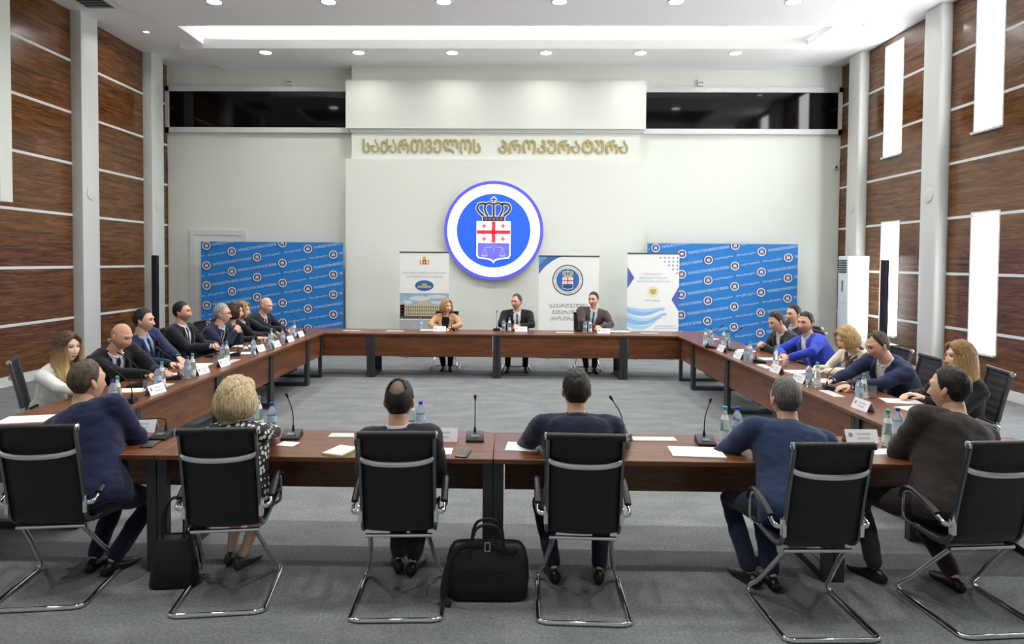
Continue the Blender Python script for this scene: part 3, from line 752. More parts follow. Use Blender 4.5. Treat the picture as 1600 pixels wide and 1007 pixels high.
def person(key, label, hip, headc, face, body, hands, feet, style, top, trousers, shirt=None, tie=None, haircol=(40,30,25), skin=(206,160,134), fem=0., girth=1., shw=.215, kind='suit', stub=0., brow=None, elbow=(None,None), hands_pose=('rest','rest'), extra=None, vox=.015, thick=.012, head_pitch=0., head_roll=0., shoe=(22,20,20), bare_legs=False, tie_col=None, hs=1.1, sleeve_cut=1., tip=None):
    """a seated person. hip/head centre/hands/feet in world coordinates, face/body: heading angles (0=+y, ccw)"""
    hip = V(hip); hc = V(headc); SKC = tuple(min(.95,a*k) for a,k in zip(col(skin)[:3],(1.14,1.18,1.2)))+(1,)
    P0 = empty('person', (hip.x, hip.y, 0), label=label, cat='person', group='people seated around the tables')
    O = V((hip.x, hip.y, 0)); loc = lambda p: V(p) - O
    H = loc(hip); HC = loc(hc)
    bf = V((-math.sin(body), math.cos(body), 0)); br = V((math.cos(body), math.sin(body), 0))
    ff = V((-math.sin(face), math.cos(face), 0)); fr_ = V((math.cos(face), math.sin(face), 0))
    # head frame
    cp, sp = math.cos(head_pitch), math.sin(head_pitch)      # positive: looks down
    hy = ff*cp + V((0,0,-1))*sp; hz = V((0,0,1))*cp + ff*sp
    cr, sr = math.cos(head_roll), math.sin(head_roll)
    hx = fr_*cr + hz*sr; hz = hz*cr - fr_*sr
    HM = np.array([[hx.x,hy.x,hz.x],[hx.y,hy.y,hz.y],[hx.z,hy.z,hz.z]])
    toW = lambda A: (A*hs) @ HM.T + np.array(HC[:])
    hp = lambda p: V(toW(np.array([p]))[0])
    neck = HC - hz*.16 - hy*.02 - bf*.015
    up = (neck-H); TL = up.length; up.normalize()
    rx = (br - up*br.dot(up)).normalized(); fy = up.cross(rx)
    g = girth
    T = lambda x,y,t: H + up*(t*TL) + rx*x + fy*y
    SECS = []
    def torso(mb, off=0., lo=-.14, hi=1.04, n=22, female=fem):
        secs = [(-.20,.178,.142,.0),(-.12,.195,.158,.0),(0,.198,.158,.0),(.18,.186,.148,.012),(.36,.182,.142,.014),(.55,.192,.145,.014),(.72,.204,.142,.008),(.84,.206,.128,.0),(.92,.182,.108,-.004),(.98,.118,.086,-.004),(1.04,.074,.070,.0),(1.12,.062,.064,.006)]
        if female: secs = [(a,b*(.90 if a < .5 else .88),c*(1.05 if .5 < a < .8 else .92),d+(.012 if .5 < a < .8 else 0)) for a,b,c,d in secs]
        SECS[:] = secs; R = []
        for a,w_,d_,o_ in secs:
            if a < lo-.001 or a > hi+.001: continue
            gg = g if a < .6 else 1+(g-1)*.5
            wq = w_*gg*(shw/.215 if a > .6 else 1)+off; dq = d_*gg*(1.04)+off; ring = []
            for j in range(n):
                th = 2*PI*j/n; cc, ss = math.cos(th), math.sin(th); e = .82
                ring.append(T(wq*math.copysign(abs(cc)**e,cc), o_+dq*math.copysign(abs(ss)**e,ss), a))
            R.append(ring)
        mb.rings(R)
    # joints
    SH = [T(s*shw*(.95 if not fem else .84), -.005, .885) for s in (-1,1)]
    HJ = [H + br*(s*.088*g) for s in (-1,1)]
    EL, WR = [], []
    for i,s in enumerate((-1,1)):
        pole = elbow[i] if elbow[i] is not None else (br*(s*.75) - bf*.25 + V((0,0,-.8)))
        e, w_ = ik(SH[i], loc(hands[i]), .315*(1 if not fem else .92), .275*(1 if not fem else .92), pole); EL.append(e); WR.append(w_)
    KN, AN = [], []
    for i,s in enumerate((-1,1)):
        k, a = ik(HJ[i], loc(V(feet[i])+V((0,0,.085))), .43, .43, bf*.8+V((0,0,1))+br*s*.15); KN.append(k); AN.append(a)
    # ---- body (skin): continuous figure
    mb = MB(); torso(mb, -.028, -.12, .98)
    limb(mb, [T(0,-.004,.93), neck+hz*.03, HC-hz*.07-hy*.018], [.070 if not fem else .056,.064 if not fem else .050,.062 if not fem else .049], 16)
    for i in (0,1):
        limb(mb, [SH[i], (SH[i]+EL[i])/2, EL[i], (EL[i]+WR[i])/2, WR[i]], [.046,.042,.036,.034,.024], 12)
        limb(mb, [HJ[i], (HJ[i]+KN[i])/2, KN[i], KN[i]*.62+AN[i]*.38, AN[i]], [.078*g,.066,.049,.050,.032], 12)
    co, fs = remesh(mb, .016, 4)
    fxx = [(co, fs, np.tile(np.array(SKC[:3]), (len(co),1)))]
    # hands, remeshed fine and joined into the same figure
    for i,s in enumerate((-1,1)):
        pose = hands_pose[i]
        if pose == 'none': continue
        fd = (WR[i]-EL[i]).normalized()
        mb = MB()
        if pose == 'rest': d_ = (fd + V((0,0,-.12))); n_ = V((0,0,1)) + br*s*.15; cu, ti = .32, .2
        elif pose == 'fist': d_ = fd; n_ = V((0,0,1)) + br*s*.5; cu, ti = .95, .5
        elif pose == 'clasp': d_ = (fd + (-br*s)*.9 + bf*.35).normalized(); n_ = (bf*.7 + br*s*.2 + V((0,0,.7))); cu, ti = .75, .3
        elif pose == 'up': d_ = (fd + V((0,0,.35)) - br*s*.5).normalized(); n_ = (bf*.5 + br*s*.8); cu, ti = .9, .4
        elif pose == 'write': d_ = (fd + V((0,0,-.3))); n_ = V((0,0,1)) + br*s*.4; cu, ti = .7, .45
        hand_build(mb, WR[i]+fd*.012, d_, n_, -s, cu, s=1.02 if not fem else .9, thumb_in=ti)
        co, fs = remesh(mb, .0052, 3)
        fxx.append((co, fs, np.tile(np.array(SKC[:3])*np.array([1.0,.9,.87]), (len(co),1))))
    # head
    HP = HEAD[float(fem)]; sk = SKC; bw = col(brow or haircol); hcol = col(haircol)
    hm = None
    if style in ('bald_ring','shaved'): hm = hair_mask(HP, 'bald_ring' if style=='bald_ring' else 'short')*.55
    elif style in ('short','receding','tonsure'): hm = hair_mask(HP, style)
    if style == 'tonsure': hm = np.maximum(hm, .8*hair_mask(HP, 'short'))
    fxx.append((toW(HP), HFACES, head_colors(HP, sk, tuple(.8*a+.2*b for a,b in zip(bw,sk)), fem, stub, hm, tuple(.75*a+.25*b for a,b in zip(hcol,sk)) if style=='bald_ring' else hcol)))
    for s in (-1,1):                                   # ears
        mb = MB(); R = []
        for k in range(7):
            u = -1+2*k/6; rr = math.sqrt(max(.05,1-u*u)); ring = []
            for j in range(10):
                a = 2*PI*j/10
                ring.append((s*(.074+.010*rr*math.cos(a)+.006*(1+math.sin(a)*-1)*.5*rr), -.008+.017*rr*math.sin(a)-.006*u, -.006+.031*u))
            R.append(ring)
        mb.rings(R)
        e = np.array(mb.v); fxx.append((toW(e), mb.f, np.tile(np.array(sk[:3])*np.array([1,.8,.76]), (len(e),1))))
    off = 0; CO, FS, CC = [], [], []
    for c_, f_, k_ in fxx:
        CO.append(np.array(c_)); FS += [tuple(i+off for i in q) for q in f_]; CC.append(k_); off += len(c_)
    mesh_part('body', arrays_to_mesh('body', np.concatenate(CO), FS, np.concatenate(CC)), M_skin, P0)
    # ---- hair
    hmname = key
    HMAT = hair_mat(hmname, haircol, tip=tip, z0=hc.z-.22, z1=hc.z+.03)
    if style in ('short','receding','tonsure','bob','long','shortwoman'):
        msk = hair_mask(HP, style)
        nrm = HP/np.array([.076,.1,.118])**2; nrm /= np.linalg.norm(nrm,axis=1)[:,None]+1e-9
        th = thick*(1 + .35*np.array([noise.noise(V((p[0]*60,p[1]*60,p[2]*25+len(key)*3.1+ord(key[1])))) for p in HP]))
        if style in ('short','receding','tonsure'): th = th*(.55+.75*np.clip((HP[:,2]+.02)/.12,0,1))
        if style in ('bob','long','shortwoman'):
            th = th*(1+.5*np.clip((.06-HP[:,2])/.15,0,1)*(HP[:,1] < .05))
        if style in ('short','receding','tonsure'):
            e0 = hair_mask(HP + np.array([0,0,-.026]), style); msk2 = np.minimum(msk, .12+.88*np.clip(.35*msk+.65*e0,0,1))
        else: msk2 = msk
        Q = HP + nrm*(msk2*th)[:,None]
        if style in ('bob','shortwoman'):   # fuller sides that curl in under the ears
            low = np.clip((-.02-HP[:,2])/.08,0,1)*(HP[:,1] < .045)
            Q[:,0] += np.sign(HP[:,0])*low*.018; Q[:,1] -= low*.012*(HP[:,1] < .0)
        keep = msk > (.02 if style != 'tonsure' else .7)
        fs = [f for f in HFACES if (any if style in ('bob','long','shortwoman') else all)(keep[i] for i in f)]
        if style in ('bob','shortwoman'): fs = [f for f in fs if min(HP[i,2] for i in f) > (-.085 if style=='bob' else -.06)]
        ids = sorted({i for f in fs for i in f}); mp = {i:k for k,i in enumerate(ids)}
        cap = MB().add([tuple(q) for q in Q[ids]], [tuple(mp[i] for i in f) for f in fs])
        if style in ('long','bob','shortwoman'):
            rnd = random.Random(ord(key[0])*7+ord(key[1]))
            nl = {'long':58,'bob':64,'shortwoman':48}[style]
            for k in range(nl):
                a = lerp(.78, 2*PI-.78, k/(nl-1)) + rnd.uniform(-.06,.06)     # angle from face, around the back
                sx, cy = math.sin(a), math.cos(a)
                if style == 'long':
                    z1 = rnd.uniform(-.36,-.27) if cy > -.3 else rnd.uniform(-.34,-.26)
                    pts = [(.070*sx,.085*cy,.06),(.088*sx,.100*cy,.0),(.094*sx,.104*cy,-.07),(.092*sx+rnd.uniform(-.008,.008),.105*cy-.004,-.15),(.088*sx+rnd.uniform(-.012,.012),.10*cy+(.035 if cy>0 else -.02),-.23),(.080*sx+rnd.uniform(-.015,.015),.095*cy+(.05 if cy>0 else -.03),z1)]
                    rad = [.012,.018,.021,.021,.018,.006]
                elif style == 'bob':
                    pts = [(.066*sx,.08*cy,.08),(.092*sx,.102*cy,.02),(.099*sx,.108*cy,-.035),(.090*sx,.098*cy,-.075),(.074*sx,.083*cy,-.098)]
                    rad = [.012,.019,.021,.018,.007]
                else:
                    pts = [(.064*sx,.08*cy,.085),(.088*sx,.100*cy,.03),(.094*sx,.104*cy,-.02),(.090*sx+rnd.uniform(-.008,.008),.1*cy,-.06),(.082*sx+rnd.uniform(-.01,.01),.092*cy,-.082-rnd.uniform(0,.02))]
                    rad = [.012,.018,.020,.017,.006]
                cap.tube(spline(pts,3), [lerp(rad[min(int(q/3),len(rad)-1)], rad[min(int(q/3)+1,len(rad)-1)], (q%3)/3) for q in range(3*(len(pts)-1)+1)], 7)
            for k in range(7):                              # fringe swept from the parting
                s = -1 if k < 4 else 1; u = (k%4)/3
                cap.tube(spline([(s*.012*(1+u), .035-.03*u, .118), (s*(.03+.018*u), .082-.02*u, .095-.01*u), (s*(.058+.012*u), .075-.02*u, .055), (s*(.078+.006*u), .045-.02*u, .0)],3), [.007,.010,.013,.014,.014,.014,.014,.013,.012,.010], 7)
        A = toW(np.array(cap.v)); cap.v = [tuple(p) for p in A]
        obj('hair', cap, HMAT, P0, smooth='full')
    # ---- clothes
    mt = top if not isinstance(top, tuple) else cloth('%s_top'%key, top)
    mb = MB(); torso(mb, .006, -.20 if kind in ('suit','dress') else -.14, 1.02 if kind != 'dress' else 1.04)
    for i in (0,1):
        cut = lerp(EL[i], WR[i], .97*sleeve_cut)
        limb(mb, [SH[i]-up*.012, (SH[i]*.6+EL[i]*.4), EL[i], (EL[i]+cut)/2, cut], [.086 if not fem else .068,.074 if not fem else .060,.061 if not fem else .052,.056 if not fem else .047,.046 if not fem else .039], 14)
        sh = T((-1,1)[i]*shw*.62, -.01, .918); limb(mb, [T((-1,1)[i]*.07,-.014,.945), sh, SH[i]-up*.004], [.056,.064,.080 if not fem else .060], 12)
    co, fs = remesh(mb, vox, 5, jitter=.008, jscale=9., seed=ord(key[1])*3+ord(key[0]))
    # V opening at the front
    if kind == 'suit':
        inv = np.array([[rx.x,rx.y,rx.z],[fy.x,fy.y,fy.z],[up.x,up.y,up.z]])
        L_ = (co-np.array(H[:])) @ inv.T
        tt = L_[:,2]/TL; wv = np.interp(tt, [.30,.34,.85,.94,1.1], [-.01,.012,.080,.072,.056])
        cutv = (np.abs(L_[:,0]) < wv) & (L_[:,1] > .03-.03*(tt>.9)) & (tt > .32) & (L_[:,1] < .20*g)
        fs = [f for f in fs if not all(cutv[i] for i in f)]
    mesh_part('jacket' if kind == 'suit' else ('dress' if kind == 'dress' else 'top'), arrays_to_mesh('jacket', co, fs), mt, P0)
    if kind == 'suit':
        # front-surface sampler in torso coordinates
        def fdp(t, x):
            A = [q[0] for q in SECS]; w_, d_, o_ = (np.interp(t, A, [q[k] for q in SECS]) for k in (1,2,3))
            gg = g if t < .6 else 1+(g-1)*.5
            wq = w_*gg*(shw/.215 if t > .6 else 1)+.006; dq = d_*gg*1.04+.006
            return o_ + dq*max(0., 1-min(1,abs(x)/wq)**(2/.82))**.41
        for s in (-1,1):                                  # lapels
            R = []
            for k in range(11):
                t = lerp(.34,.955,k/10); xi = np.interp(t,[.30,.34,.85,.94,1.1],[0,.012,.078,.072,.058]); wd = np.interp(t,[.34,.45,.74,.78,.80,.95],[.012,.04,.072,.075,.052,.028])
                y = fdp(t,xi); y2 = fdp(t,xi+wd)
                a, b = T(s*(xi-.004), y+.004, t), T(s*(xi+wd), y2+.019, t)
                R.append([a, (a+b)/2+fy*.006, b, b-fy*.014, a-fy*.012])
            obj('lapel', MB().rings(R), mt, P0, smooth='full')
        if shirt is not None:
            ms = cloth('%s_shirt'%key, shirt, .75, .08)
            mb = MB(); torso(mb, -.016, .0, .98)
            co, fs = remesh(mb, .016, 3)
            mesh_part('shirt', arrays_to_mesh('shirt', co, fs), ms, P0)
            if not fem:
                mb = MB(); R = []
                for k in range(21):                           # collar, open at the throat
                    th = -PI/2 + .22 + (2*PI-.44)*k/20 + PI; ct, st = math.cos(th-PI/2+PI/2), math.sin(th)
                    th = PI/2 + .2 + (2*PI-.4)*k/20
                    dx, dy = math.cos(th), math.sin(th); fr = 1 if .1 < k/20 < .9 else .9
                    lo = T(.078*dx, .078*dy+.006, .945-.02*max(0,dy)); hi = T(.071*dx, .070*dy+.008, .945+.05/TL-.03*max(0,dy))
                    nn = rx*dx+fy*dy
                    R.append([lo+nn*.006, hi+nn*.004, hi-nn*.004, lo-nn*.002])
                obj('collar', mb.rings(R), ms, P0, smooth=True)
                R = []
                for k in range(21):                           # jacket collar round the back of the neck
                    th = PI/2 + .75 + (2*PI-1.5)*k/20; dx, dy = math.cos(th), math.sin(th); nn = rx*dx+fy*dy
                    lo = T(.104*dx, .098*dy-.002, .925-.05*max(0,dy)); hi = T(.083*dx, .081*dy+.004, .945+.036/TL-.06*max(0,dy))
                    R.append([lo+nn*.008, hi+nn*.006, hi-nn*.004, lo-nn*.008])
                obj('jacket_collar', MB().rings(R), mt, P0, smooth='full')
                for i in (0,1):                              # shirt cuffs
                    a = lerp(EL[i],WR[i],.84*sleeve_cut); b = lerp(EL[i],WR[i],1.035)
                    obj('cuff', MB().tube([a,(a+b)/2,b],[.037,.038,.037],14), ms, P0, smooth=True)
        if tie is not None:
            R = []
            for k in range(10):
                t = lerp(.955,.36,k/9); wd = [.016,.020,.013,.017,.021,.025,.029,.032,.034,.034][k]; y = fdp(t,0)-.022+(.012 if k < 2 else .004)
                R.append([T(-wd,y,t),T(0,y+.007,t),T(wd,y,t),T(wd*.8,y-.012,t),T(-wd*.8,y-.012,t)])
            obj('tie', MB().rings(R), cloth('%s_tie'%key, tie, .6, .05), P0, smooth=True)
    # ---- trousers / skirt and legs
    if trousers is not None:
        mtr = trousers if not isinstance(trousers, tuple) else cloth('%s_trousers'%key, trousers)
        mb = MB(); mb.ell(H+V((0,0,.0))-bf*.01, (.178*g,.15*g,.115), 18, 12, M=Matrix.Rotation(body,3,'Z'))
        for i in (0,1):
            if bare_legs: limb(mb, [HJ[i], (HJ[i]+KN[i])/2, KN[i]+(KN[i]-HJ[i]).normalized()*.03], [.094*g,.086,.072], 14)
            else:
                an = lerp(KN[i],AN[i],.93)
                limb(mb, [HJ[i], (HJ[i]+KN[i])/2, KN[i], (KN[i]+an)/2, an], [.096*g,.084*g,.066,.060,.052], 14)
        co, fs = remesh(mb, max(vox,.015), 5, jitter=.004, jscale=10., seed=ord(key[1]))
        mesh_part('skirt' if bare_legs else 'trousers', arrays_to_mesh('trousers', co, fs), mtr, P0)
    # ---- shoes
    msh = mat('shoe_%d_%d'%(shoe[0],shoe[1]), shoe, .35)
    for i,s in enumerate((-1,1)):
        A = AN[i]; sd = (bf + br*s*.18).normalized(); sr_ = V((sd.y,-sd.x,0)); z0 = A.z-.085
        R = []
        for (u,wd,h0,h1) in ((-.075,.020,.012,.055),(-.06,.032,.004,.075),(-.02,.036,.0,.085),(.03,.036,.0,.078),(.08,.042,.0,.058),(.13,.045,.0,.045),(.17,.038,.002,.036),(.195,.018,.008,.026)):
            if fem: wd *= .82; u *= .9
            c_ = A + sd*u; ring = []
            for j in range(12):
                a = 2*PI*j/12; ring.append(V((c_.x,c_.y,0)) + sr_*(wd*math.cos(a)) + V((0,0,z0+(h0+h1)/2+(h1-h0)/2*math.sin(a))))
            R.append(ring)
        obj('shoe', MB().rings(R), msh, P0, smooth='full')
    PEOPLE[key] = dict(root=P0, hp=hp, HC=HC, toW=toW, T=T, neck=neck, fdp=None)
    return P0
PEOPLE = {}
DARKS = (24,25,31)
person('F1','man in navy suit at the near left corner, seen from behind',(-2.52,3.93,.53),(-2.74,4.20,1.165),-.42,-.12,((-2.95,4.42,.80),(-2.62,4.45,.80)),((-2.60,4.04,0),(-2.46,4.0,0)),'short',(29,36,68),(24,28,48),shirt=(225,228,235),haircol=(78,66,54),elbow=((-.6,-.2,-.9),(.9,-.2,-1)),hands_pose=('rest','rest'),vox=.012,thick=.010)
person('F2','woman with blonde bob in black and white polka-dot dress, seen from behind',(-1.64,3.92,.53),(-1.68,4.0,1.105),-.45,-.15,((-1.88,4.42,.80),(-1.62,4.45,.80)),((-1.78,4.16,0),(-1.68,4.10,0)),'bob',M_polka,M_polka,haircol=(186,166,128),skin=(214,172,148),fem=1.,kind='dress',elbow=((-1,-.1,-.5),(1.2,-.1,-.3)),vox=.012,bare_legs=True,shoe=(60,58,56),thick=.016,girth=1.08)
person('F3','balding man in dark grey suit between handbag and briefcase, seen from behind',(-.63,3.93,.53),(-.66,3.99,1.105),0,.0,((-.80,4.24,.79),(-.50,4.24,.79)),((-.68,4.10,0),(-.58,4.06,0)),'tonsure',(44,44,49),(36,36,40),shirt=(225,226,228),haircol=(36,31,28),elbow=((-.35,-.5,-1),(.35,-.5,-1)),shw=.198,vox=.012,thick=.008)
person('F4','broad man in dark navy suit leaning on the table, seen from behind',(.45,3.93,.53),(.45,4.20,1.14),.0,.0,((.36,4.46,.80),(.54,4.46,.80)),((.30,4.0,0),(.58,4.0,0)),'short',(24,31,54),(20,24,40),shirt=(40,48,72),haircol=(36,31,28),girth=1.12,shw=.23,elbow=((-1,.0,-.6),(1,.0,-.6)),vox=.012,thick=.011)
person('F5','grey-haired man in mid-blue suit with crossed ankles, seen from behind',(1.70,3.82,.53),(1.78,4.18,1.105),.05,.12,((1.60,4.42,.80),(1.90,4.42,.80)),((1.50,3.98,0),(1.62,3.94,0)),'short',(36,52,82),(30,38,58),shirt=(222,225,230),haircol=(86,84,82),girth=1.08,shw=.225,elbow=((-1,-.1,-.8),(.8,-.2,-1)),vox=.012,thick=.008)
person('F6','man in dark brown suit at the near right corner, seen from behind',(2.64,3.90,.53),(2.77,4.12,1.19),.55,.22,((2.62,4.38,.80),(2.92,4.38,.80)),((2.30,4.06,0),(2.72,3.96,0)),'short',(50,43,41),(42,37,36),shirt=(215,215,215),haircol=(28,23,21),girth=1.12,shw=.23,elbow=((-.7,-.2,-1),(.7,-.2,-1)),vox=.012,thick=.011)
person('L1','woman with long ombre hair in white blazer at the left row',(-4.32,6.08,.53),(-4.03,5.90,1.155),-1.88,-1.85,((-3.72,5.82,.80),(-3.62,5.55,.80)),((-3.95,6.1,0),(-3.95,5.9,0)),'long',(236,234,230),(225,223,220),shirt=(205,160,135),haircol=(84,58,40),tip=(206,172,112),skin=(222,182,158),fem=1.,elbow=(None,(-.6,-.9,-.5)),hands_pose=('rest','rest'),thick=.016)
person('L2','bald man in black suit and dark tie looking down at the left row',(-4.42,6.98,.53),(-3.97,6.64,1.17),-1.75,-1.85,((-3.58,6.74,.80),(-3.60,6.50,.80)),((-4.0,7.1,0),(-4.0,6.9,0)),'bald_ring',(26,26,30),(22,22,25),shirt=(222,226,236),tie=(26,30,50),haircol=(62,52,46),skin=(200,150,124),stub=.25,head_pitch=.32,girth=1.08)
person('L3','dark-haired man in navy suit and pale blue shirt at the left row',(-4.40,7.74,.53),(-4.24,7.54,1.25),-1.45,-1.65,((-3.74,7.44,.80),(-3.80,7.26,.80)),((-4.0,7.85,0),(-4.0,7.65,0)),'short',(32,44,78),(28,34,52),shirt=(176,202,232),tie=(34,44,84),haircol=(28,22,20),skin=(208,162,138),stub=.2)
person('L4','bearded man in dark suit with blue tie and clasped hands at the left row',(-4.44,8.62,.53),(-4.32,8.60,1.265),-1.5,-1.6,((-3.90,8.66,.83),(-3.90,8.50,.83)),((-4.0,8.75,0),(-4.0,8.52,0)),'short',(24,25,34),(22,22,28),shirt=(232,234,238),tie=(36,50,92),haircol=(24,20,19),skin=(198,150,126),stub=.6,hands_pose=('clasp','clasp'),head_pitch=-.06,girth=1.05)
person('L5','grey-haired man with glasses in navy suit, hands raised, at the left row',(-4.42,9.22,.53),(-4.01,9.12,1.205),-1.4,-1.6,((-3.80,9.20,.96),(-3.80,9.04,.96)),((-4.0,9.34,0),(-4.0,9.12,0)),'short',(28,36,64),(24,28,42),shirt=(232,234,238),tie=(60,62,72),haircol=(150,148,146),skin=(206,160,136),brow=(110,108,106),hands_pose=('up','up'),elbow=((.3,.5,-1),(.3,-.5,-1)))
person('L6','dark-haired woman in black half hidden behind the grey-haired man',(-4.44,9.82,.53),(-4.06,9.66,1.195),-1.5,-1.6,((-3.66,9.78,.80),(-3.70,9.55,.82)),((-4.0,9.92,0),(-4.0,9.74,0)),'shortwoman',(26,27,34),(24,24,28),shirt=(40,38,42),haircol=(64,42,30),skin=(216,172,148),fem=1.,thick=.014)
person('L7','short-haired blonde woman in the left row before the blue backdrop',(-4.44,10.42,.53),(-4.16,10.18,1.175),-1.6,-1.6,((-3.66,10.38,.80),(-3.70,10.15,.80)),((-4.0,10.52,0),(-4.0,10.34,0)),'shortwoman',(40,40,48),(30,30,34),shirt=(210,210,212),haircol=(146,116,78),skin=(214,170,146),fem=1.,thick=.014)
person('L8','bald man with red tie in black suit at the far end of left row',(-4.42,11.02,.53),(-4.06,10.92,1.20),-1.8,-1.75,((-3.68,10.98,.80),(-3.66,10.76,.80)),((-4.0,11.14,0),(-4.0,10.92,0)),'bald_ring',(24,25,34),(22,22,28),shirt=(230,232,236),tie=(176,34,44),haircol=(120,96,82),skin=(212,164,140),head_pitch=.22,girth=1.1)
person('B1','woman in tan blazer at the head table',(-1.12,12.12,.53),(-1.11,11.90,1.145),PI+.62,PI,((-.98,11.50,.80),(-1.22,11.50,.80)),((-1.02,11.68,0),(-1.14,11.74,0)),'shortwoman',(190,150,112),(22,22,24),shirt=(20,20,24),haircol=(164,128,84),skin=(216,168,142),fem=1.,elbow=((1.2,.0,-.3),(-1.2,.0,-.3)),thick=.014,girth=1.1)
person('B2','balding man in black suit and grey tie at the middle of the head table',(.18,12.12,.53),(.17,11.92,1.235),PI-.62,PI,((.22,11.58,.83),(.10,11.56,.83)),((.33,11.66,0),(.02,11.68,0)),'receding',(22,23,30),(18,18,22),shirt=(232,234,238),tie=(84,92,112),haircol=(66,58,52),skin=(206,158,134),stub=.3,hands_pose=('clasp','clasp'),girth=1.16,shw=.235,elbow=((1.1,.1,-.4),(-1.1,.1,-.4)))
person('B3','man in brown-grey suit and blue tie at the head table',(1.48,12.12,.53),(1.57,11.92,1.285),PI-.55,PI,((1.66,11.56,.83),(1.54,11.54,.83)),((1.56,11.66,0),(1.42,11.66,0)),'short',(72,64,60),(30,28,28),shirt=(206,216,232),tie=(60,76,108),haircol=(44,34,28),skin=(208,160,134),stub=.2,hands_pose=('clasp','clasp'),girth=1.12,shw=.235,elbow=((1.1,.1,-.4),(-1.1,.1,-.4)))
person('R1','man in charcoal jacket and open white shirt looking down, right row',(4.12,9.20,.53),(3.73,9.10,1.165),1.75,1.6,((3.56,9.06,.83),(3.56,9.22,.83)),((3.7,9.12,0),(3.7,9.32,0)),'short',(46,47,50),(38,38,42),shirt=(232,234,236),haircol=(48,38,32),skin=(204,158,134),head_pitch=.35,hands_pose=('clasp','clasp'))
person('R2','half-hidden dark-haired man at the far end of right row',(4.40,9.86,.53),(4.23,9.72,1.215),1.9,1.6,((3.95,9.78,.70),(3.95,9.98,.70)),((3.9,9.8,0),(3.9,10.0,0)),'short',(40,42,48),(34,34,38),shirt=(222,224,230),haircol=(30,25,22),skin=(206,160,136))
person('R3','man in bright blue jacket over white T-shirt, right row',(4.18,8.42,.53),(3.83,8.44,1.205),2.1,1.75,((3.52,8.18,.80),(3.56,8.46,.80)),((3.75,8.34,0),(3.75,8.54,0)),'short',(52,72,186),(40,44,60),shirt=(232,232,232),haircol=(30,25,22),skin=(198,150,124),stub=.5,girth=1.08,elbow=((-.4,-1,-.3),(-.4,1,-.3)))
person('R4','woman in cream jacket with patterned scarf looking down, right row',(4.18,7.42,.53),(3.75,7.26,1.15),1.75,1.65,((3.46,7.14,.80),(3.46,7.34,.80)),((3.75,7.3,0),(3.75,7.5,0)),'bob',(226,216,198),(200,190,176),shirt=(232,230,226),haircol=(168,136,90),skin=(216,172,148),fem=1.,head_pitch=.38,thick=.016,elbow=((-.1,-1,-.4),None))
person('R5','man in navy suit reaching for papers, right row',(4.15,6.76,.53),(3.67,6.52,1.165),1.65,1.65,((3.26,6.28,.80),(3.22,6.54,.80)),((3.7,6.64,0),(3.7,6.86,0)),'receding',(30,42,74),(26,30,46),shirt=(228,230,234),haircol=(70,56,46),skin=(208,160,136),head_pitch=.35,hands_pose=('rest','write'),girth=1.1)
person('R6','long-haired blonde woman in black at the right row',(4.15,5.97,.53),(3.96,5.76,1.165),1.5,1.6,((3.66,5.74,.80),(3.66,5.95,.80)),((3.75,5.86,0),(3.75,6.06,0)),'long',(28,28,31),(24,24,27),shirt=(30,30,32),haircol=(134,102,64),tip=(196,160,98),skin=(220,178,154),fem=1.,thick=.016)
# glasses and scarf
q = PEOPLE['L5']; gl = MB()
for s in (-1,1):
    gl.tube([q['hp']((s*(.031+.021*math.cos(2*PI*k/14)), .104, .004+.017*math.sin(2*PI*k/14))) for k in range(14)], .0018, 6, closed=True)
    gl.tube([q['hp']((s*.052,.102,.008)), q['hp']((s*.074,.06,.01)), q['hp']((s*.078,-.005,.012))], .002, 6)
gl.tube([q['hp']((-.010,.106,.008)), q['hp']((.010,.106,.008))], .0018, 6)
obj('glasses', gl, M_black, q['root'], smooth=True)
q = PEOPLE['R4']; R = []
for k in range(25):
    a = 2*PI*k/24; R.append(q['T'](.085*math.cos(a), .085*math.sin(a)+.015, .955+.02*math.sin(3*a)-.05*max(0,math.sin(a))))
sc = MB().tube(R[:-1], .026, 10, closed=True).tube([q['T'](.0,.115,.9), q['T'](.015,.15,.78), q['T'](.02,.16,.64)], [.03,.028,.012], 10)
obj('scarf', sc, mat('scarf',(96,84,70),.85,noise_amt=.95,nscale=45), q['root'], smooth='full')

# ================================================================ emblem
def circ(cx, cz, r, n=48, a0=0., a1=2*PI): return [(cx+r*math.cos(a0+(a1-a0)*k/n), cz+r*math.sin(a0+(a1-a0)*k/n)) for k in range(n)]
def plus(cx, cz, r, w): return [(cx-w,cz-r),(cx+w,cz-r),(cx+w,cz-w),(cx+r,cz-w),(cx+r,cz+w),(cx+w,cz+w),(cx+w,cz+r),(cx-w,cz+r),(cx-w,cz+w),(cx-r,cz+w),(cx-r,cz-w),(cx-w,cz-w)]
def stroke(mb, pts, w, y, mi):
    P = [V((p[0],0,p[1])) for p in pts]; A, B = [], []
    for i in range(len(P)):
        t = (P[min(i+1,len(P)-1)]-P[max(i-1,0)]).normalized(); n = V((-t.z,0,t.x))
        ww = w[i] if isinstance(w,(list,tuple)) else w
        A.append(P[i]+n*ww); B.append(P[i]-n*ww)
    vs = [(p.x,y,p.z) for p in A+B]; n_ = len(P)
    mb.add(vs, [(i,i+1,n_+i+1,n_+i) for i in range(n_-1)], mi)
def arc_text(mb, body, r, z_up, a_mid, h, y, mi, stretch=1., inward=False):
    """lettering along a circle; a_mid in radians (pi/2 = top)"""
    vs, fs = text_mesh(body, h)
    if not len(vs): return
    w_ = vs[:,0].max()+vs[:,0].min(); q = []
    for x,yy,z in vs:
        if not inward: a = a_mid - (x-w_/2)*stretch/r; rr = r+z
        else: a = a_mid + (x-w_/2)*stretch/r; rr = r+h*.7-z
        q.append((rr*math.cos(a), y, rr*math.sin(a)))
    mb.add(q, fs, mi)
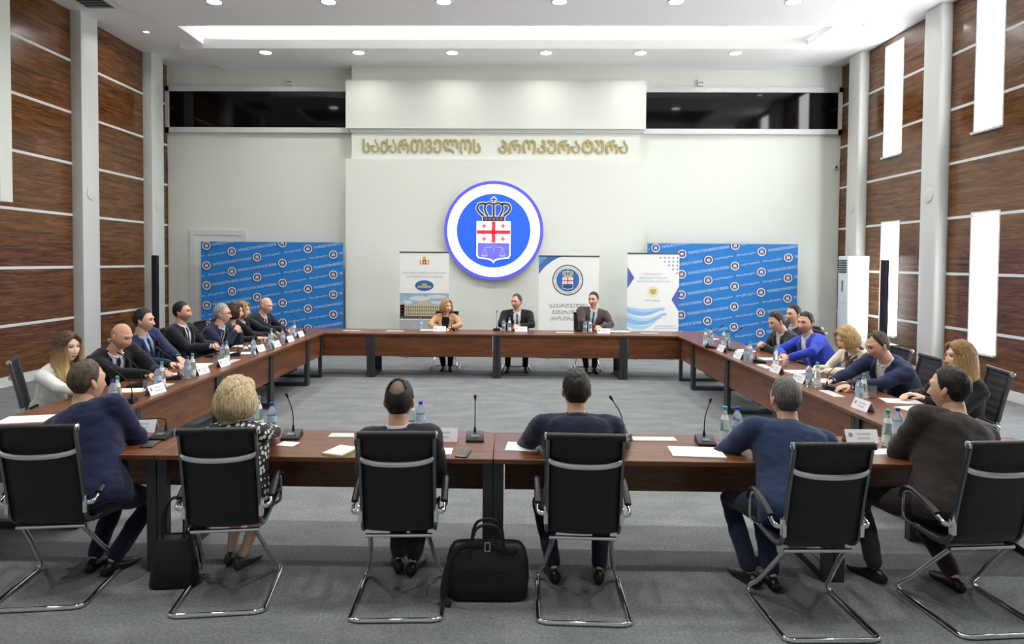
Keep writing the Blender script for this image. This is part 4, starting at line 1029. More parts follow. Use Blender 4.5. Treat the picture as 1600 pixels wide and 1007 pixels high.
def emblem(mb, R, M, y=0., dy=.002, small=False, text=True, rim=None):
    """prosecution emblem, radius R, layers stepping toward -y. M: material indices
    rim, ring, field, white, red, crown, shield, scale, letters"""
    n = 20 if small else 72
    S = lambda pts: [(a*R,b*R) for a,b in pts]
    D = lambda k: y-dy*k
    mb.prism(S(circ(0,0,1,n)), D(1), y, M['rim'])
    mb.prism(S(circ(0,0,.935,n)), D(2), D(.5), M['ring'])
    mb.prism(S(circ(0,0,.74,n)), D(3), D(1.5), M['field'])
    # shield
    sh = [(-.345,.19),(.345,.19),(.345,-.50),(.31,-.56),(.12,-.58),(.04,-.61),(0,-.66),(-.04,-.61),(-.12,-.58),(-.31,-.56),(-.345,-.50)]
    mb.prism(S(sh), D(4), D(2.5), M['white'])
    low = [(-.315,-.25),(.315,-.25),(.315,-.49),(.29,-.53),(.11,-.55),(.03,-.575),(0,-.61),(-.03,-.575),(-.11,-.55),(-.29,-.53),(-.315,-.49)]
    mb.prism(S(low), D(5), D(3.5), M['shield'])
    mb.prism(S([(-.035,-.24),(.035,-.24),(.035,.18),(-.035,.18)]), D(5), D(3.5), M['red'])
    mb.prism(S([(-.335,-.065),(.335,-.065),(.335,.005),(-.335,.005)]), D(5), D(3.5), M['red'])
    if not small:
        for sx in (-.19,.19):
            for sz in (.095,-.165): mb.prism(S(plus(sx,sz,.045,.011)), D(5), D(3.5), M['red'])
        for sx in (-.83,.83): mb.prism(S(circ(sx,.08,.027,14)), D(3), D(1.5), M['letters'])
        # scales of justice
        st = lambda pts,w_: stroke(mb, S(pts), w_*R, D(6), M['scale'])
        st([(-.19,-.345),(-.1,-.335),(0,-.33),(.1,-.335),(.19,-.345)], .010)
        mb.prism(S([(-.018,-.30),(.018,-.30),(.0,-.46)]), D(6), D(5), M['scale'])
        for s in (-1,1):
            st([(s*.18,-.345),(s*.13,-.49)], .006); st([(s*.18,-.345),(s*.23,-.49)], .006)
            mb.prism(S([(s*.11,-.49),(s*.25,-.49),(s*.23,-.525),(s*.13,-.525)]), D(6), D(5), M['scale'])
    # crown
    if small: mb.prism(S([(-.2,.2),(.2,.2),(.30,.5),(.12,.42),(0,.56),(-.12,.42),(-.30,.5)]), D(4.5), D(3), M['crown'])
    else:
        for w_, mi, k in ((.036, 'white', 4), (.024, 'crown', 5.5)):
            e = .012 if mi == 'white' else 0
            mb.prism(S([(-.22-e,.19),(.22+e,.19),(.22+e,.285+e),(-.22-e,.285+e)]), D(k), D(3), M[mi])
            for s in (-1,1):
                stroke(mb, S([(s*.20,.29),(s*.29,.37),(s*.335,.45),(s*.30,.53),(s*.22,.545),(s*.15,.53)]), w_*R, D(k), M[mi])
                stroke(mb, S([(s*.12,.29),(s*.16,.36),(s*.185,.44),(s*.17,.52),(s*.1,.56),(s*.02,.53)]), w_*R*.9, D(k), M[mi])
            stroke(mb, S([(0,.28),(0,.56)]), w_*R*.9, D(k), M[mi])
            mb.prism(S(plus(0,.625,.05+e,.013+e)), D(k), D(3), M[mi])
        for cx in (-.15,-.075,0,.075,.15): mb.prism(S(circ(cx,.238,.02,8)), D(6.2), D(5.5), M['shield'])
    if text and not small:
        arc_text(mb, 'საქართველოს  პროკურატურა', R*.80, 0, PI/2, R*.13, D(2.6), M['letters'], 1.12)
        arc_text(mb, 'THE PROSECUTION SERVICE OF GEORGIA', R*.80, 0, -PI/2, R*.105, D(2.6), M['letters'], 1.08, inward=True)
def scribble(mb, x0, x1, z, h, y, mi, seed):
    """a line of print too small to read: a row of little rounded strokes"""
    rn = random.Random(seed); x = x0
    while x < x1:
        w_ = h*rn.uniform(.55,.85); t = h*.09
        stroke(mb, [(x,z+h*rn.uniform(.3,.9)),(x+w_*.3,z+h*.95),(x+w_*.75,z+h*.6),(x+w_*.6,z+h*.1),(x+w_*.15,z+h*.05)], t, y, mi)
        x += w_*1.15
EK = ['rim','ring','field','white','red','crown','shield','scale','letters']
EMI = {k:i for i,k in enumerate(EK)}
def emats(pre, cols, e=0.):
    return [mat(pre+'_'+k, cols[k], .4, emit=cols[k] if e else None, estr=e if k not in ('crown','scale') else 0.) for k in EK]
big = emats('sign', dict(rim=(92,92,240),ring=(250,250,252),field=(44,98,250),white=(250,250,250),red=(240,52,72),crown=(92,80,56),shield=(112,112,240),scale=(206,206,200),letters=(214,212,246)), .38)
em = empty('wall_emblem', (-.305,YB,2.635), label='large round illuminated blue and white emblem with crown and shield on the wall', cat='emblem')
mb = MB(); emblem(mb, 1.07, EMI, y=-.13, dy=.006)
obj('face', mb, big, em)
obj('casing', MB().lathe([(1.0,0),(1.06,.02),(1.075,.08),(1.07,.128),(.0,.128)],96,axis='y'), mat('sign_edge',(150,150,160),.4), em, smooth=True)

# ================================================================ printed backdrops
PRT = emats('print', dict(rim=(120,108,90),ring=(232,236,240),field=(34,72,134),white=(240,240,240),red=(214,70,60),crown=(206,150,84),shield=(60,90,140),scale=(200,180,120),letters=(196,220,240)))
M_blue = mat('backdrop_blue', (34,124,204), .6, noise_amt=.04, nscale=3)
def backdrop(x0, x1, y, top, bot, label, k0x, k0z, dx, drop, row):
    W_ = x1-x0; H_ = top-bot
    o = empty('press_backdrop', (x0,y,0), label=label, cat='backdrop')
    cl = MB(); R = []                                          # printed cloth with slight waviness
    NXc = 40
    for i in range(NXc+1):
        x = W_*i/NXc; w_ = .006*math.sin(x*5.3)+.004*math.sin(x*13.)
        R.append([(x,w_,bot),(x,w_,top),(x,w_+.006,top),(x,w_+.006,bot)])
    obj('printed_cloth', cl.rings(R), M_blue, o, smooth=True)
    tub = MB()
    for xx in (.02, W_-.02): tub.box((xx-.015,.02,0),(xx+.015,.05,top))
    tub.box((0,.02,top-.03),(W_,.05,top)).box((0,.02,bot),(W_,.05,bot+.03))
    for xx in (.02, W_-.02): tub.box((xx-.02,-.18,0),(xx+.02,.2,.03))
    obj('stand', tub, M_alu, o)
    slope = (row-2*drop)/(2*dx); ang = math.atan(slope)
    mb = MB(); cache = {}
    tx = {}
    for body in ('THE PROSECUTION SERVICE OF GEORGIA','საქართველოს','პროკურატურა'): tx[body] = text_mesh(body, 1., bold=.008)
    def line(body, xa, za, length, h):
        vs, fs = tx[body]; a, b = vs[:,0].min(), vs[:,0].max(); c, d = vs[:,2].min(), vs[:,2].max()
        u = (vs[:,0]-a)/(b-a)*length; v = (vs[:,2]-c)/(d-c)*h - h/2
        X = xa+u*math.cos(ang)-v*math.sin(ang); Z = za+u*math.sin(ang)+v*math.cos(ang)
        yy = np.full(len(X), -.016)
        mb.add(np.stack([X,yy,Z],1).tolist(), fs, 8)
    r = .098
    for k in range(-3,7):
        for j in range(-1, 9):
            cx = k0x+dx*k; cz = top-(k0z+((drop*k) % row))-row*j
            if cz < bot-.2 or cz > top+.25: continue
            if -r < cx < W_+r:
                e = MB(); emblem(e, r, EMI, y=-.013, dy=.0008, small=True); e.v = [(a+cx,b,c+cz) for a,b,c in e.v]
                o_ = len(mb.v); mb.v += e.v; mb.f += [tuple(i+o_ for i in f) for f in e.f]; mb.m += e.m
            L_ = 2*dx/math.cos(ang)
            s0x, s0z = cx+(r+.03)*math.cos(ang), cz+(r+.03)*math.sin(ang)
            if s0x > W_ or s0x+L_ < 0: continue
            if k % 4 in (0,1): line('THE PROSECUTION SERVICE OF GEORGIA', s0x, s0z, L_-2*r-.06, .058)
            else:
                l2 = (L_-2*r-.06); line('საქართველოს', s0x, s0z, l2*.45, .05); line('პროკურატურა', s0x+l2*.53*math.cos(ang), s0z+l2*.53*math.sin(ang), l2*.47, .05)
    me = mb.mesh('print'); bm = bmesh.new(); bm.from_mesh(me)
    for co_, no_ in (((.004,0,0),(-1,0,0)),((W_-.004,0,0),(1,0,0)),((0,0,top-.004),(0,0,1)),((0,0,bot+.004),(0,0,-1))):
        bmesh.ops.bisect_plane(bm, geom=bm.verts[:]+bm.edges[:]+bm.faces[:], plane_co=co_, plane_no=no_, clear_outer=True)
    bm.to_mesh(me); bm.free()
    p = obj('print', me, PRT, o); p['kind'] = 'stuff'
    return o
backdrop(-6.66,-3.56,14.10,2.36,.04,'blue press wall with round logos in front of the white door','' and 0 or .128,.088,.553,.122,.433)
backdrop(3.0,6.20,14.10,2.385,.04,'blue press wall with round logos behind the right table row',.17,.10,.565,.125,.436)

# ================================================================ roll-up banners
M_bw = mat('banner_white', (242,243,241), .55)
def banner(x0, x1, y, top, label):
    o = empty('roll_up_banner', ((x0+x1)/2,y,0), label=label, cat='banner')
    w_ = (x1-x0)/2
    obj('sheet', MB().box((-w_,-.001,.08),(w_,.003,top)), M_bw, o)
    obj('top_rail', MB().rbox((-w_-.005,-.012,top-.012),(w_+.005,.014,top+.016),.004), M_alu, o)
    obj('base_cassette', MB().rbox((-w_-.01,-.07,.015),(w_+.01,.07,.10),.02), M_alu, o, smooth=True)
    obj('support_pole', MB().tube([(0,.03,.09),(0,.03,top-.01)],.009,8), M_alu, o)
    for s in (-1,1): obj('foot', MB().rbox((s*w_*.7-.03,-.16,0),(s*w_*.7+.03,.16,.016),.004), M_alu, o)
    return o, w_
# 1: court banner
o, w_ = banner(-2.21,-1.20,13.4,2.15,'roll-up banner with crest and palace photo behind the woman in tan')
mm = [mat('b_grey',(176,182,184),.6), mat('b_sky',(150,186,214),.6,noise_amt=.35,nscale=6), mat('b_stone',(200,188,164),.6), mat('b_dark',(96,84,72),.6), mat('b_text',(150,152,156),.6), mat('b_oval',(58,104,172),.6), mat('b_gold',(190,170,110),.6), mat('b_red',(190,60,56),.6), mat('b_yel',(222,186,74),.6), mat('b_cloud',(214,220,226),.6)]
mb = MB(); R_ = lambda a,b,c,d,mi,k=1: mb.prism([(a,c),(b,c),(b,d),(a,d)], -.001-.0012*k, -.0005, mi)
R_(-w_,w_,.1,.76,0); R_(-w_,w_,.78,1.30,1)
for cx,cz,rx_,rz_ in ((-.1,1.2,.22,.05),(.25,1.24,.2,.04),(-.38,1.12,.14,.04),(.3,1.12,.2,.03)): mb.prism([(cx+rx_*math.cos(2*PI*k/16),cz+rz_*math.sin(2*PI*k/16)) for k in range(16)], -.0028,-.001,9)
R_(-w_+.01,w_-.01,.84,1.07,2,2); R_(-w_+.01,-w_+.10,.84,1.14,2,2); R_(w_-.10,w_-.01,.84,1.12,2,2); R_(-.15,.15,.84,1.15,2,3); R_(-w_,w_,.78,.84,3,2)
for row in range(3):
    for k in range(21):
        x = -w_+.045+k*(2*w_-.09)/20; z = .86+row*.07; R_(x-.010,x+.010,z,z+.042,3,4)
R_(-w_,w_,1.30,1.306,3,2)
put_text(mb,'საქართველოს უზენაესი სასამართლო',-.46,.46,1.70,.05,-.0025,4); put_text(mb,'THE SUPREME COURT OF GEORGIA',-.37,.37,1.63,.032,-.0025,4)
mb.prism([(.19*math.cos(2*PI*k/32),1.465+.11*math.sin(2*PI*k/32)) for k in range(32)], -.003,-.001,5)
mb.prism([(-.14,1.42),(.14,1.42),(.14,1.46),(.05,1.47),(.05,1.51),(-.05,1.51),(-.05,1.47),(-.14,1.46)], -.004,-.003,6)
mb.prism([(-.04,1.90),(.04,1.90),(.045,1.99),(0,2.0),(-.045,1.99)],-.003,-.001,7); mb.prism([(-.03,2.0),(.03,2.0),(.035,2.045),(0,2.06),(-.035,2.045)],-.003,-.001,8)
for s in (-1,1): mb.prism([(s*.06,1.89),(s*.095,1.89),(s*.10,1.98),(s*.085,2.03),(s*.065,1.98)],-.003,-.001,8)
mb.prism(plus(0,1.945,.028,.008),-.004,-.003,9)
obj('print', mb, mm, o)['kind'] = 'stuff'
# 2: prosecutor general banner
o, w_ = banner(.64,1.87,13.4,2.09,'roll-up banner with round crowned emblem behind the man in brown-grey suit')
mb = MB(); M2 = {k:i for i,k in enumerate(EK)}
emblem(mb, .315, M2, y=-.002, dy=.0006); mb.v = [(a-.02,b,c+1.60) for a,b,c in mb.v]
p2 = emats('banner2', dict(rim=(60,60,64),ring=(232,232,232),field=(58,112,178),white=(240,240,240),red=(210,60,64),crown=(206,190,130),shield=(46,84,140),scale=(60,110,170),letters=(70,70,76)))
p2 += [mat('b2_blue',(70,112,178),.6), mat('b2_light',(104,156,208),.6), mat('b2_text',(70,72,78),.6)]
cq = lambda pts: [(-w_+a,2.085+b) for a,b in pts]
mb.prism(cq([(0,0),(.507,0),(.40,-.025),(.27,-.10),(.14,-.20),(.05,-.30),(0,-.372)]),-.0022,-.0005,9)
mb.prism(cq([(0,0),(.20,0),(.10,-.08),(.035,-.15),(0,-.20)]),-.004,-.001,10)
for body,z,xa,xb in (('ᲡᲐᲥᲐᲠᲗᲕᲔᲚᲝᲡ',1.03,-.385,.40),('ᲒᲔᲜᲔᲠᲐᲚᲣᲠᲘ',.90,-.33,.34),('ᲞᲠᲝᲙᲣᲠᲐᲢᲣᲠᲐ',.77,-.365,.38)): put_text(mb, body, xa, xb, z, .085, -.0025, 11)
obj('print', mb, p2, o)['kind'] = 'stuff'
# 3: bar association banner
o, w_ = banner(2.45,3.50,13.4,2.155,'roll-up banner with blue waves and dotted corner, right of the head table')
pm = [mat('b3_violet',(92,100,188),.6), mat('b3_wave',(150,188,240),.6), mat('b3_aqua',(176,220,240),.6), mat('b3_dot',(150,154,206),.6), mat('b3_text',(140,146,200),.6), mat('b3_gold',(206,172,88),.6), mat('b3_ring',(236,226,204),.6)]
mb = MB()
mb.prism([(-w_,1.88),(-w_+.14,1.66),(-w_,1.44)],-.003,-.0005,0); mb.prism([(w_,1.48),(w_-.15,1.22),(w_,.98)],-.003,-.0005,0); mb.prism([(-w_,.62),(-w_,.52),(-w_+.10,.52)],-.003,-.0005,0)
def wave(z0, z1, xe, mi, k, sag):
    up_, lo_ = [], []
    for q in range(17):
        u = q/16; x = lerp(-w_, xe, u); s_ = sag*math.sin(PI*min(1,u*1.15)*.9); th = lerp(.11,.03,u)
        zc = lerp(z0,z1,u)-s_; up_.append((x,zc+th/2)); lo_.append((x,zc-th/2))
    for q in range(16): mb.prism([up_[q],up_[q+1],lo_[q+1],lo_[q]], -.001-.0008*k, -.0005, mi)
wave(1.02,1.06,.24,2,1,.05); wave(.99,1.05,.24,1,2,.10); wave(.86,.97,.28,2,1,.12); wave(.80,.96,.28,1,2,.14); wave(.72,.90,.2,2,1,.17)
for r_ in range(5):
    for k in range(5-r_): mb.prism(circ(w_-.04-k*.085, 2.07-r_*.078, .020, 10), -.003,-.0005,3)
for body,xa,xb,z,h in (('საქართველოს',-.20,.18,1.71,.05),('ადვოკატთა ასოციაცია',-.29,.29,1.63,.055),('GEORGIAN BAR ASSOCIATION',-.34,.34,1.57,.032),('www.gba.ge',-.16,.15,1.17,.05)): put_text(mb, body, xa, xb, z, h, -.0025, 4)
scribble(mb, .06, .46, .66, .032, -.0025, 4, 3); scribble(mb, .03, .48, .61, .032, -.0025, 4, 4)
mb.prism(circ(0,1.38,.115,28),-.002,-.0005,6); mb.prism([(-.06,1.43),(.06,1.43),(.055,1.35),(0,1.31),(-.055,1.35)],-.0035,-.002,5)
obj('print', mb, pm, o)['kind'] = 'stuff'

# ================================================================ air conditioner, column loudspeakers
ac = empty('air_conditioner', (6.87,13.12,0), label='tall white floor-standing air conditioner by the right columns', cat='air conditioner')
M_ac = mat('ac_white', (224,228,228), .4)
obj('cabinet', MB().rbox((-.21,-.19,.0),(.21,.19,2.13),.02), M_ac, ac, smooth=True)
for k in range(6): obj('louvre', MB().box((-.222,-.15,1.80+k*.045),(-.205,.15,1.822+k*.045)), M_black, ac)
obj('display', MB().rbox((-.217,-.03,1.42),(-.205,.03,1.64),.004), mat('ac_grey',(120,128,132),.3), ac)
obj('panel_seam', MB().box((-.2125,-.19,1.20),(-.208,.19,1.207)), mat('ac_seam',(150,154,156),.5), ac)
obj('intake_grille', MB().box((-.15,-.1935,.42),(-.05,-.189,.80)), mat('ac_grille',(180,184,184),.5), ac)
def colspk(x, y, label):
    o = empty('column_loudspeaker', (x,y,0), label=label, cat='loudspeaker')
    obj('subwoofer', MB().rbox((-.2,-.2,.0),(.2,.2,.52),.012), M_black, o)
    obj('column_array', MB().rbox((-.05,-.06,.522),(.05,.06,2.05),.012), M_black, o)
    obj('grille', MB().box((-.042,-.066,.75),(.042,-.061,2.02)), mat('spk_grille',(30,30,32),.7), o)
colspk(-7.23,13.30,'tall black column loudspeaker in front of the left wood wall')
colspk(6.86,12.02,'tall black column loudspeaker before the far right window')

# ================================================================ things on and by the tables
M_glass = mat('clear_glass', (250,252,252), .03, trans=.95, ior=1.16)
M_pet = mat('pet_plastic', (214,234,248), .08, trans=.78, ior=1.25)
M_teal = mat('teal_glass', (226,246,244), .05, trans=.82, ior=1.3)
M_bluecap = mat('blue_cap', (34,52,170), .4)
M_tealcap = mat('teal_cap', (52,160,150), .4)
M_lab = mat('bottle_label', (176,206,232), .5); M_lab2 = mat('glass_label', (226,238,240), .5)
M_card = mat('card_white', (236,238,244), .6); M_ink = mat('ink', (120,122,136), .6)
M_yel = mat('folder_yellow', (226,206,120), .6); M_green = mat('pad_green', (196,214,150), .6)
def make_pet():
    o = empty('water_bottle', cat='bottle')
    obj('bottle_body', MB().lathe([(.0,0),(.030,.002),(.033,.012),(.0325,.05),(.031,.056),(.0325,.062),(.031,.085),(.0325,.095),(.032,.125),(.033,.15),(.029,.172),(.020,.192),(.0125,.204),(.012,.216)],18), M_pet, o, smooth='full')
    obj('label', MB().lathe([(.0334,.100),(.0334,.143)],18,cap=False), M_lab, o, smooth=True)
    obj('cap', MB().lathe([(.0145,.212),(.0148,.216),(.0148,.230),(.012,.233),(0,.233)],14), M_bluecap, o, smooth=True)
    return o
def make_glassb():
    o = empty('glass_bottle', cat='bottle')
    obj('bottle_body', MB().lathe([(.0,0),(.029,.002),(.032,.012),(.032,.10),(.030,.135),(.022,.175),(.0145,.205),(.0125,.232)],18), M_teal, o, smooth='full')
    obj('label', MB().lathe([(.0326,.03),(.0326,.085)],18,cap=False), M_lab2, o, smooth=True)
    obj('neck_label', MB().lathe([(.0255,.162),(.0175,.195)],16,cap=False), M_lab2, o, smooth=True)
    obj('cap', MB().lathe([(.0145,.228),(.0150,.232),(.0150,.248),(.012,.251),(0,.251)],14), M_tealcap, o, smooth=True)
    return o
def make_glass():
    o = empty('drinking_glass', cat='glass')
    obj('tumbler', MB().lathe([(.0,0),(.029,0),(.031,.004),(.036,.11),(.0345,.11),(.0295,.012),(0,.010)],20), M_glass, o, smooth=True)
    return o
def make_tent(logo):
    o = empty('name_card', cat='name card')
    w_, h, d = .11, .085, .038
    mb = MB()
    for s in (-1,1):
        a = V((0,s*d,0)); t = V((0,0,h))
        q = [V((-w_,s*d,0)),V((w_,s*d,0)),V((w_,0,h)),V((-w_,0,h))]; n_ = V((0,-s*h,-d)).normalized()*.0012
        mb.rings([[p for p in q],[p+n_ for p in q]])
    obj('folded_card', mb, M_card, o)
    tm = MB(); scribble(tm, -.035, .055, .050, .012, 0, 0, 5); scribble(tm, -.03, .05, .024, .011, 0, 0, 9)
    for s in (-1,1):
        q = MB().add([((x*-s) if s > 0 else x, s*(d*(1-z/h)+.0012), z) for x,_,z in tm.v], tm.f)
        obj('name_print', q, M_ink, o)
        e = MB(); emblem(e, .016, EMI, small=True, dy=.0002)
        e.v = [((a-.075)*(-s if s > 0 else 1), s*(d*(1-(c+.05)/h)+.0006-b), c+.05) for a,b,c in e.v]; obj('logo', e, PRT, o)
    return o
def make_mic(kind):
    o = empty('table_microphone', cat='microphone')
    R = []
    for (y,hh) in ((-.075,.012),(-.07,.018),(.05,.045),(.07,.045),(.075,.03)): R.append([(-.062,y,0),(.062,y,0),(.058,y,hh),(-.058,y,hh)])
    obj('base', MB().rings(R), M_black, o, smooth=True)
    obj('button_panel', MB().add([(-.025,-.04,.0290),(.025,-.04,.0290),(.025,-.005,.0375),(-.025,-.005,.0375)],[(0,1,2,3)]), mat('mic_grey',(90,92,96),.4), o)
    if kind == 'bent': pts = [(0,.045,.04),(0,.045,.09),(0,.035,.115),(-.02,.02,.128),(-.09,.0,.128),(-.20,-.02,.128)]
    else: pts = [(0,.045,.04),(0,.045,.10),(0,.03,.16),(0,-.02,.22),(0,-.09,.28),(0,-.12,.305)]
    gp = spline(pts,5)
    obj('gooseneck', MB().tube([(0,.045,.04),(0,.045,.075)],[.011,.007],8).tube(gp,.0038,7), M_black, o, smooth=True)
    e = gp[-1]; d_ = (gp[-1]-gp[-3]).normalized()
    h = obj('capsule', MB().tube([e, e+d_*.012, e+d_*.045, e+d_*.055],[.006,.0085,.0095,.004],10), M_black, o, smooth=True)
    obj('light_ring', MB().tube([e-d_*.006, e+d_*.002],[.0068,.0068],10), mat('mic_red',(150,40,36),.4), h, smooth=True)
    return o
def sheet(name, x, y, rz, w_, l, h, m, label, cat, z=TZ, edge=None):
    o = obj(name, MB().box((-w_/2,-l/2,0),(w_/2,l/2,h)), m, None, loc=(x,y,z), rz=rz); tag(o, label, cat)
    if m is not M_paper:                                   # white page lying inside the coloured cover
        obj('page', MB().box((-w_/2+.008,-l/2+.012,h),(w_/2-.012,l/2-.006,h+.0015)), M_paper, o)
    return o
WHO = {'F1':'the man in navy at the near left corner','F2':'the woman in polka dots','F3':'the balding man seen from behind','F4':'the broad man in dark navy','F5':'the grey-haired man in mid-blue suit','F6':'the man in brown',
'L1':'the woman in white blazer','L2':'the bald man looking down','L3':'the man in pale blue shirt','L4':'the bearded man with clasped hands','L5':'the grey-haired man with glasses','L6':'the dark-haired woman','L7':'the blonde woman at left row','L8':'the bald man with red tie',
'B1':'the woman in tan','B2':'the middle man at the head table','B3':'the man in brown-grey suit','R1':'the man in charcoal jacket','R2':'the half-hidden man','R3':'the man in bright blue','R4':'the woman in cream','R5':'the navy-suited man at the right row','R6':'the long-haired blonde woman'}
ITEMS = [
 ('P', -3.215, 5.25, 'L1', 0),
 ('G', -3.224, 5.332, 'L1', 0),
 ('M', -3.224, 5.455, 'L1', -1.35),
 ('P', -3.232, 5.968, 'L2', 0),
 ('G', -3.27, 6.116, 'L2', 0),
 ('T', -3.295, 5.91, 'L2', 0),
 ('N', -3.191, 5.85, 'L2', 1.45),
 ('M', -3.544, 6.165, 'L2', -1.3),
 ('P', -3.25, 6.571, 'L3', 0),
 ('G', -3.244, 6.667, 'L3', 0),
 ('T', -3.398, 6.734, 'L3', 0),
 ('N', -3.259, 6.898, 'L3', 1.5),
 ('M', -3.383, 6.549, 'L3', -1.25),
 ('P', -3.402, 7.742, 'L4', 0),
 ('G', -3.332, 7.696, 'L4', 0),
 ('T', -3.371, 7.5, 'L4', 0),
 ('N', -3.258, 7.414, 'L4', 1.5),
 ('M', -3.693, 8.091, 'L4', -1.3),
 ('M', -3.463, 8.218, 'L5', -1.3),
 ('P', -3.224, 8.234, 'L5', 0),
 ('T', -3.508, 8.694, 'L5', 0),
 ('N', -3.299, 8.646, 'L5', 1.5),
 ('P', -3.224, 8.817, 'L6', 0),
 ('G', -3.339, 9.181, 'L6', 0),
 ('T', -3.526, 9.376, 'L6', 0),
 ('N', -3.25, 9.103, 'L6', 1.5),
 ('M', -3.75, 10.155, 'L6', -1.3),
 ('P', -3.236, 9.346, 'L7', 0),
 ('T', -3.556, 10.001, 'L7', 0),
 ('N', -3.257, 9.7, 'L7', 1.5),
 ('P', -3.317, 10.019, 'L8', 0),
 ('G', -3.339, 10.188, 'L8', 0),
 ('T', -3.628, 10.711, 'L8', 0),
 ('N', -3.31, 10.366, 'L8', 1.5),
 ('M', -3.44, 10.823, 'L8', -1.5),
 ('T', -1.656, 11.615, 'B1', 0),
 ('P', -1.543, 11.605, 'B1', 0),
 ('N', -1.175, 11.366, 'B1', 0),
 ('M', -0.973, 11.49, 'B1', 3.14159),
 ('P', -0.058, 11.303, 'B2', 0),
 ('G', 0.042, 11.312, 'B2', 0),
 ('N', 0.244, 11.433, 'B2', 0),
 ('M', -0.184, 11.557, 'B2', 3.14159),
 ('P', 1.337, 11.215, 'B3', 0),
 ('G', 1.426, 11.222, 'B3', 0),
 ('N', 1.659, 11.241, 'B3', 0),
 ('M', 1.249, 11.517, 'B3', 3.14159),
 ('G', 2.935, 9.701, 'R2', 0),
 ('P', 3.093, 9.94, 'R2', 0),
 ('M', 2.93, 9.41, 'R2', 1.2),
 ('N', 2.98, 9.077, 'R2', -1.5),
 ('G', 3.186, 9.645, 'R1', 0),
 ('P', 3.222, 9.575, 'R1', 0),
 ('M', 3.124, 9.159, 'R1', 1.0),
 ('N', 2.983, 8.42, 'R1', -1.5),
 ('G', 3.023, 8.153, 'R3', 0),
 ('P', 2.956, 8.097, 'R3', 0),
 ('M', 3.105, 8.055, 'R3', 1.3),
 ('N', 3.028, 7.353, 'R3', -1.5),
 ('G', 3.162, 7.717, 'R4', 0),
 ('T', 3.305, 7.773, 'R4', 0),
 ('N', 3.031, 6.767, 'R4', -1.5),
 ('P', 3.007, 6.533, 'R5', 0),
 ('G', 3.065, 6.484, 'R5', 0),
 ('M', 3.156, 6.369, 'R5', 1.3),
 ('P', 3.078, 5.735, 'R6', 0),
 ('G', 3.175, 5.845, 'R6', 0),
 ('T', 3.334, 5.99, 'R6', 0),
 ('N', 2.989, 5.508, 'R6', -1.5),
 ('G', -2.833, 4.594, 'F1', 0),
 ('N', -2.589, 4.56, 'F1', 0.05),
 ('Mb', -2.348, 4.394, 'F1', 0),
 ('G', -1.764, 4.595, 'F2', 0),
 ('P', -1.625, 4.475, 'F2', 0),
 ('M', -1.472, 4.432, 'F2', 0.1),
 ('P', -0.604, 4.569, 'F3', 0),
 ('G', -0.675, 4.595, 'F3', 0),
 ('N', -0.44, 4.413, 'F3', 0.02),
 ('M', -0.214, 4.439, 'F3', 0.05),
 ('M', 0.772, 4.434, 'F4', -0.6),
 ('G', 1.482, 4.433, 'F5', 0),
 ('P', 1.588, 4.502, 'F5', 0),
 ('M', 1.346, 4.412, 'F5', -0.1),
 ('G', 2.547, 4.387, 'F6', 0),
 ('P', 2.692, 4.518, 'F6', 0),
 ('N', 2.433, 4.506, 'F6', 0),
]
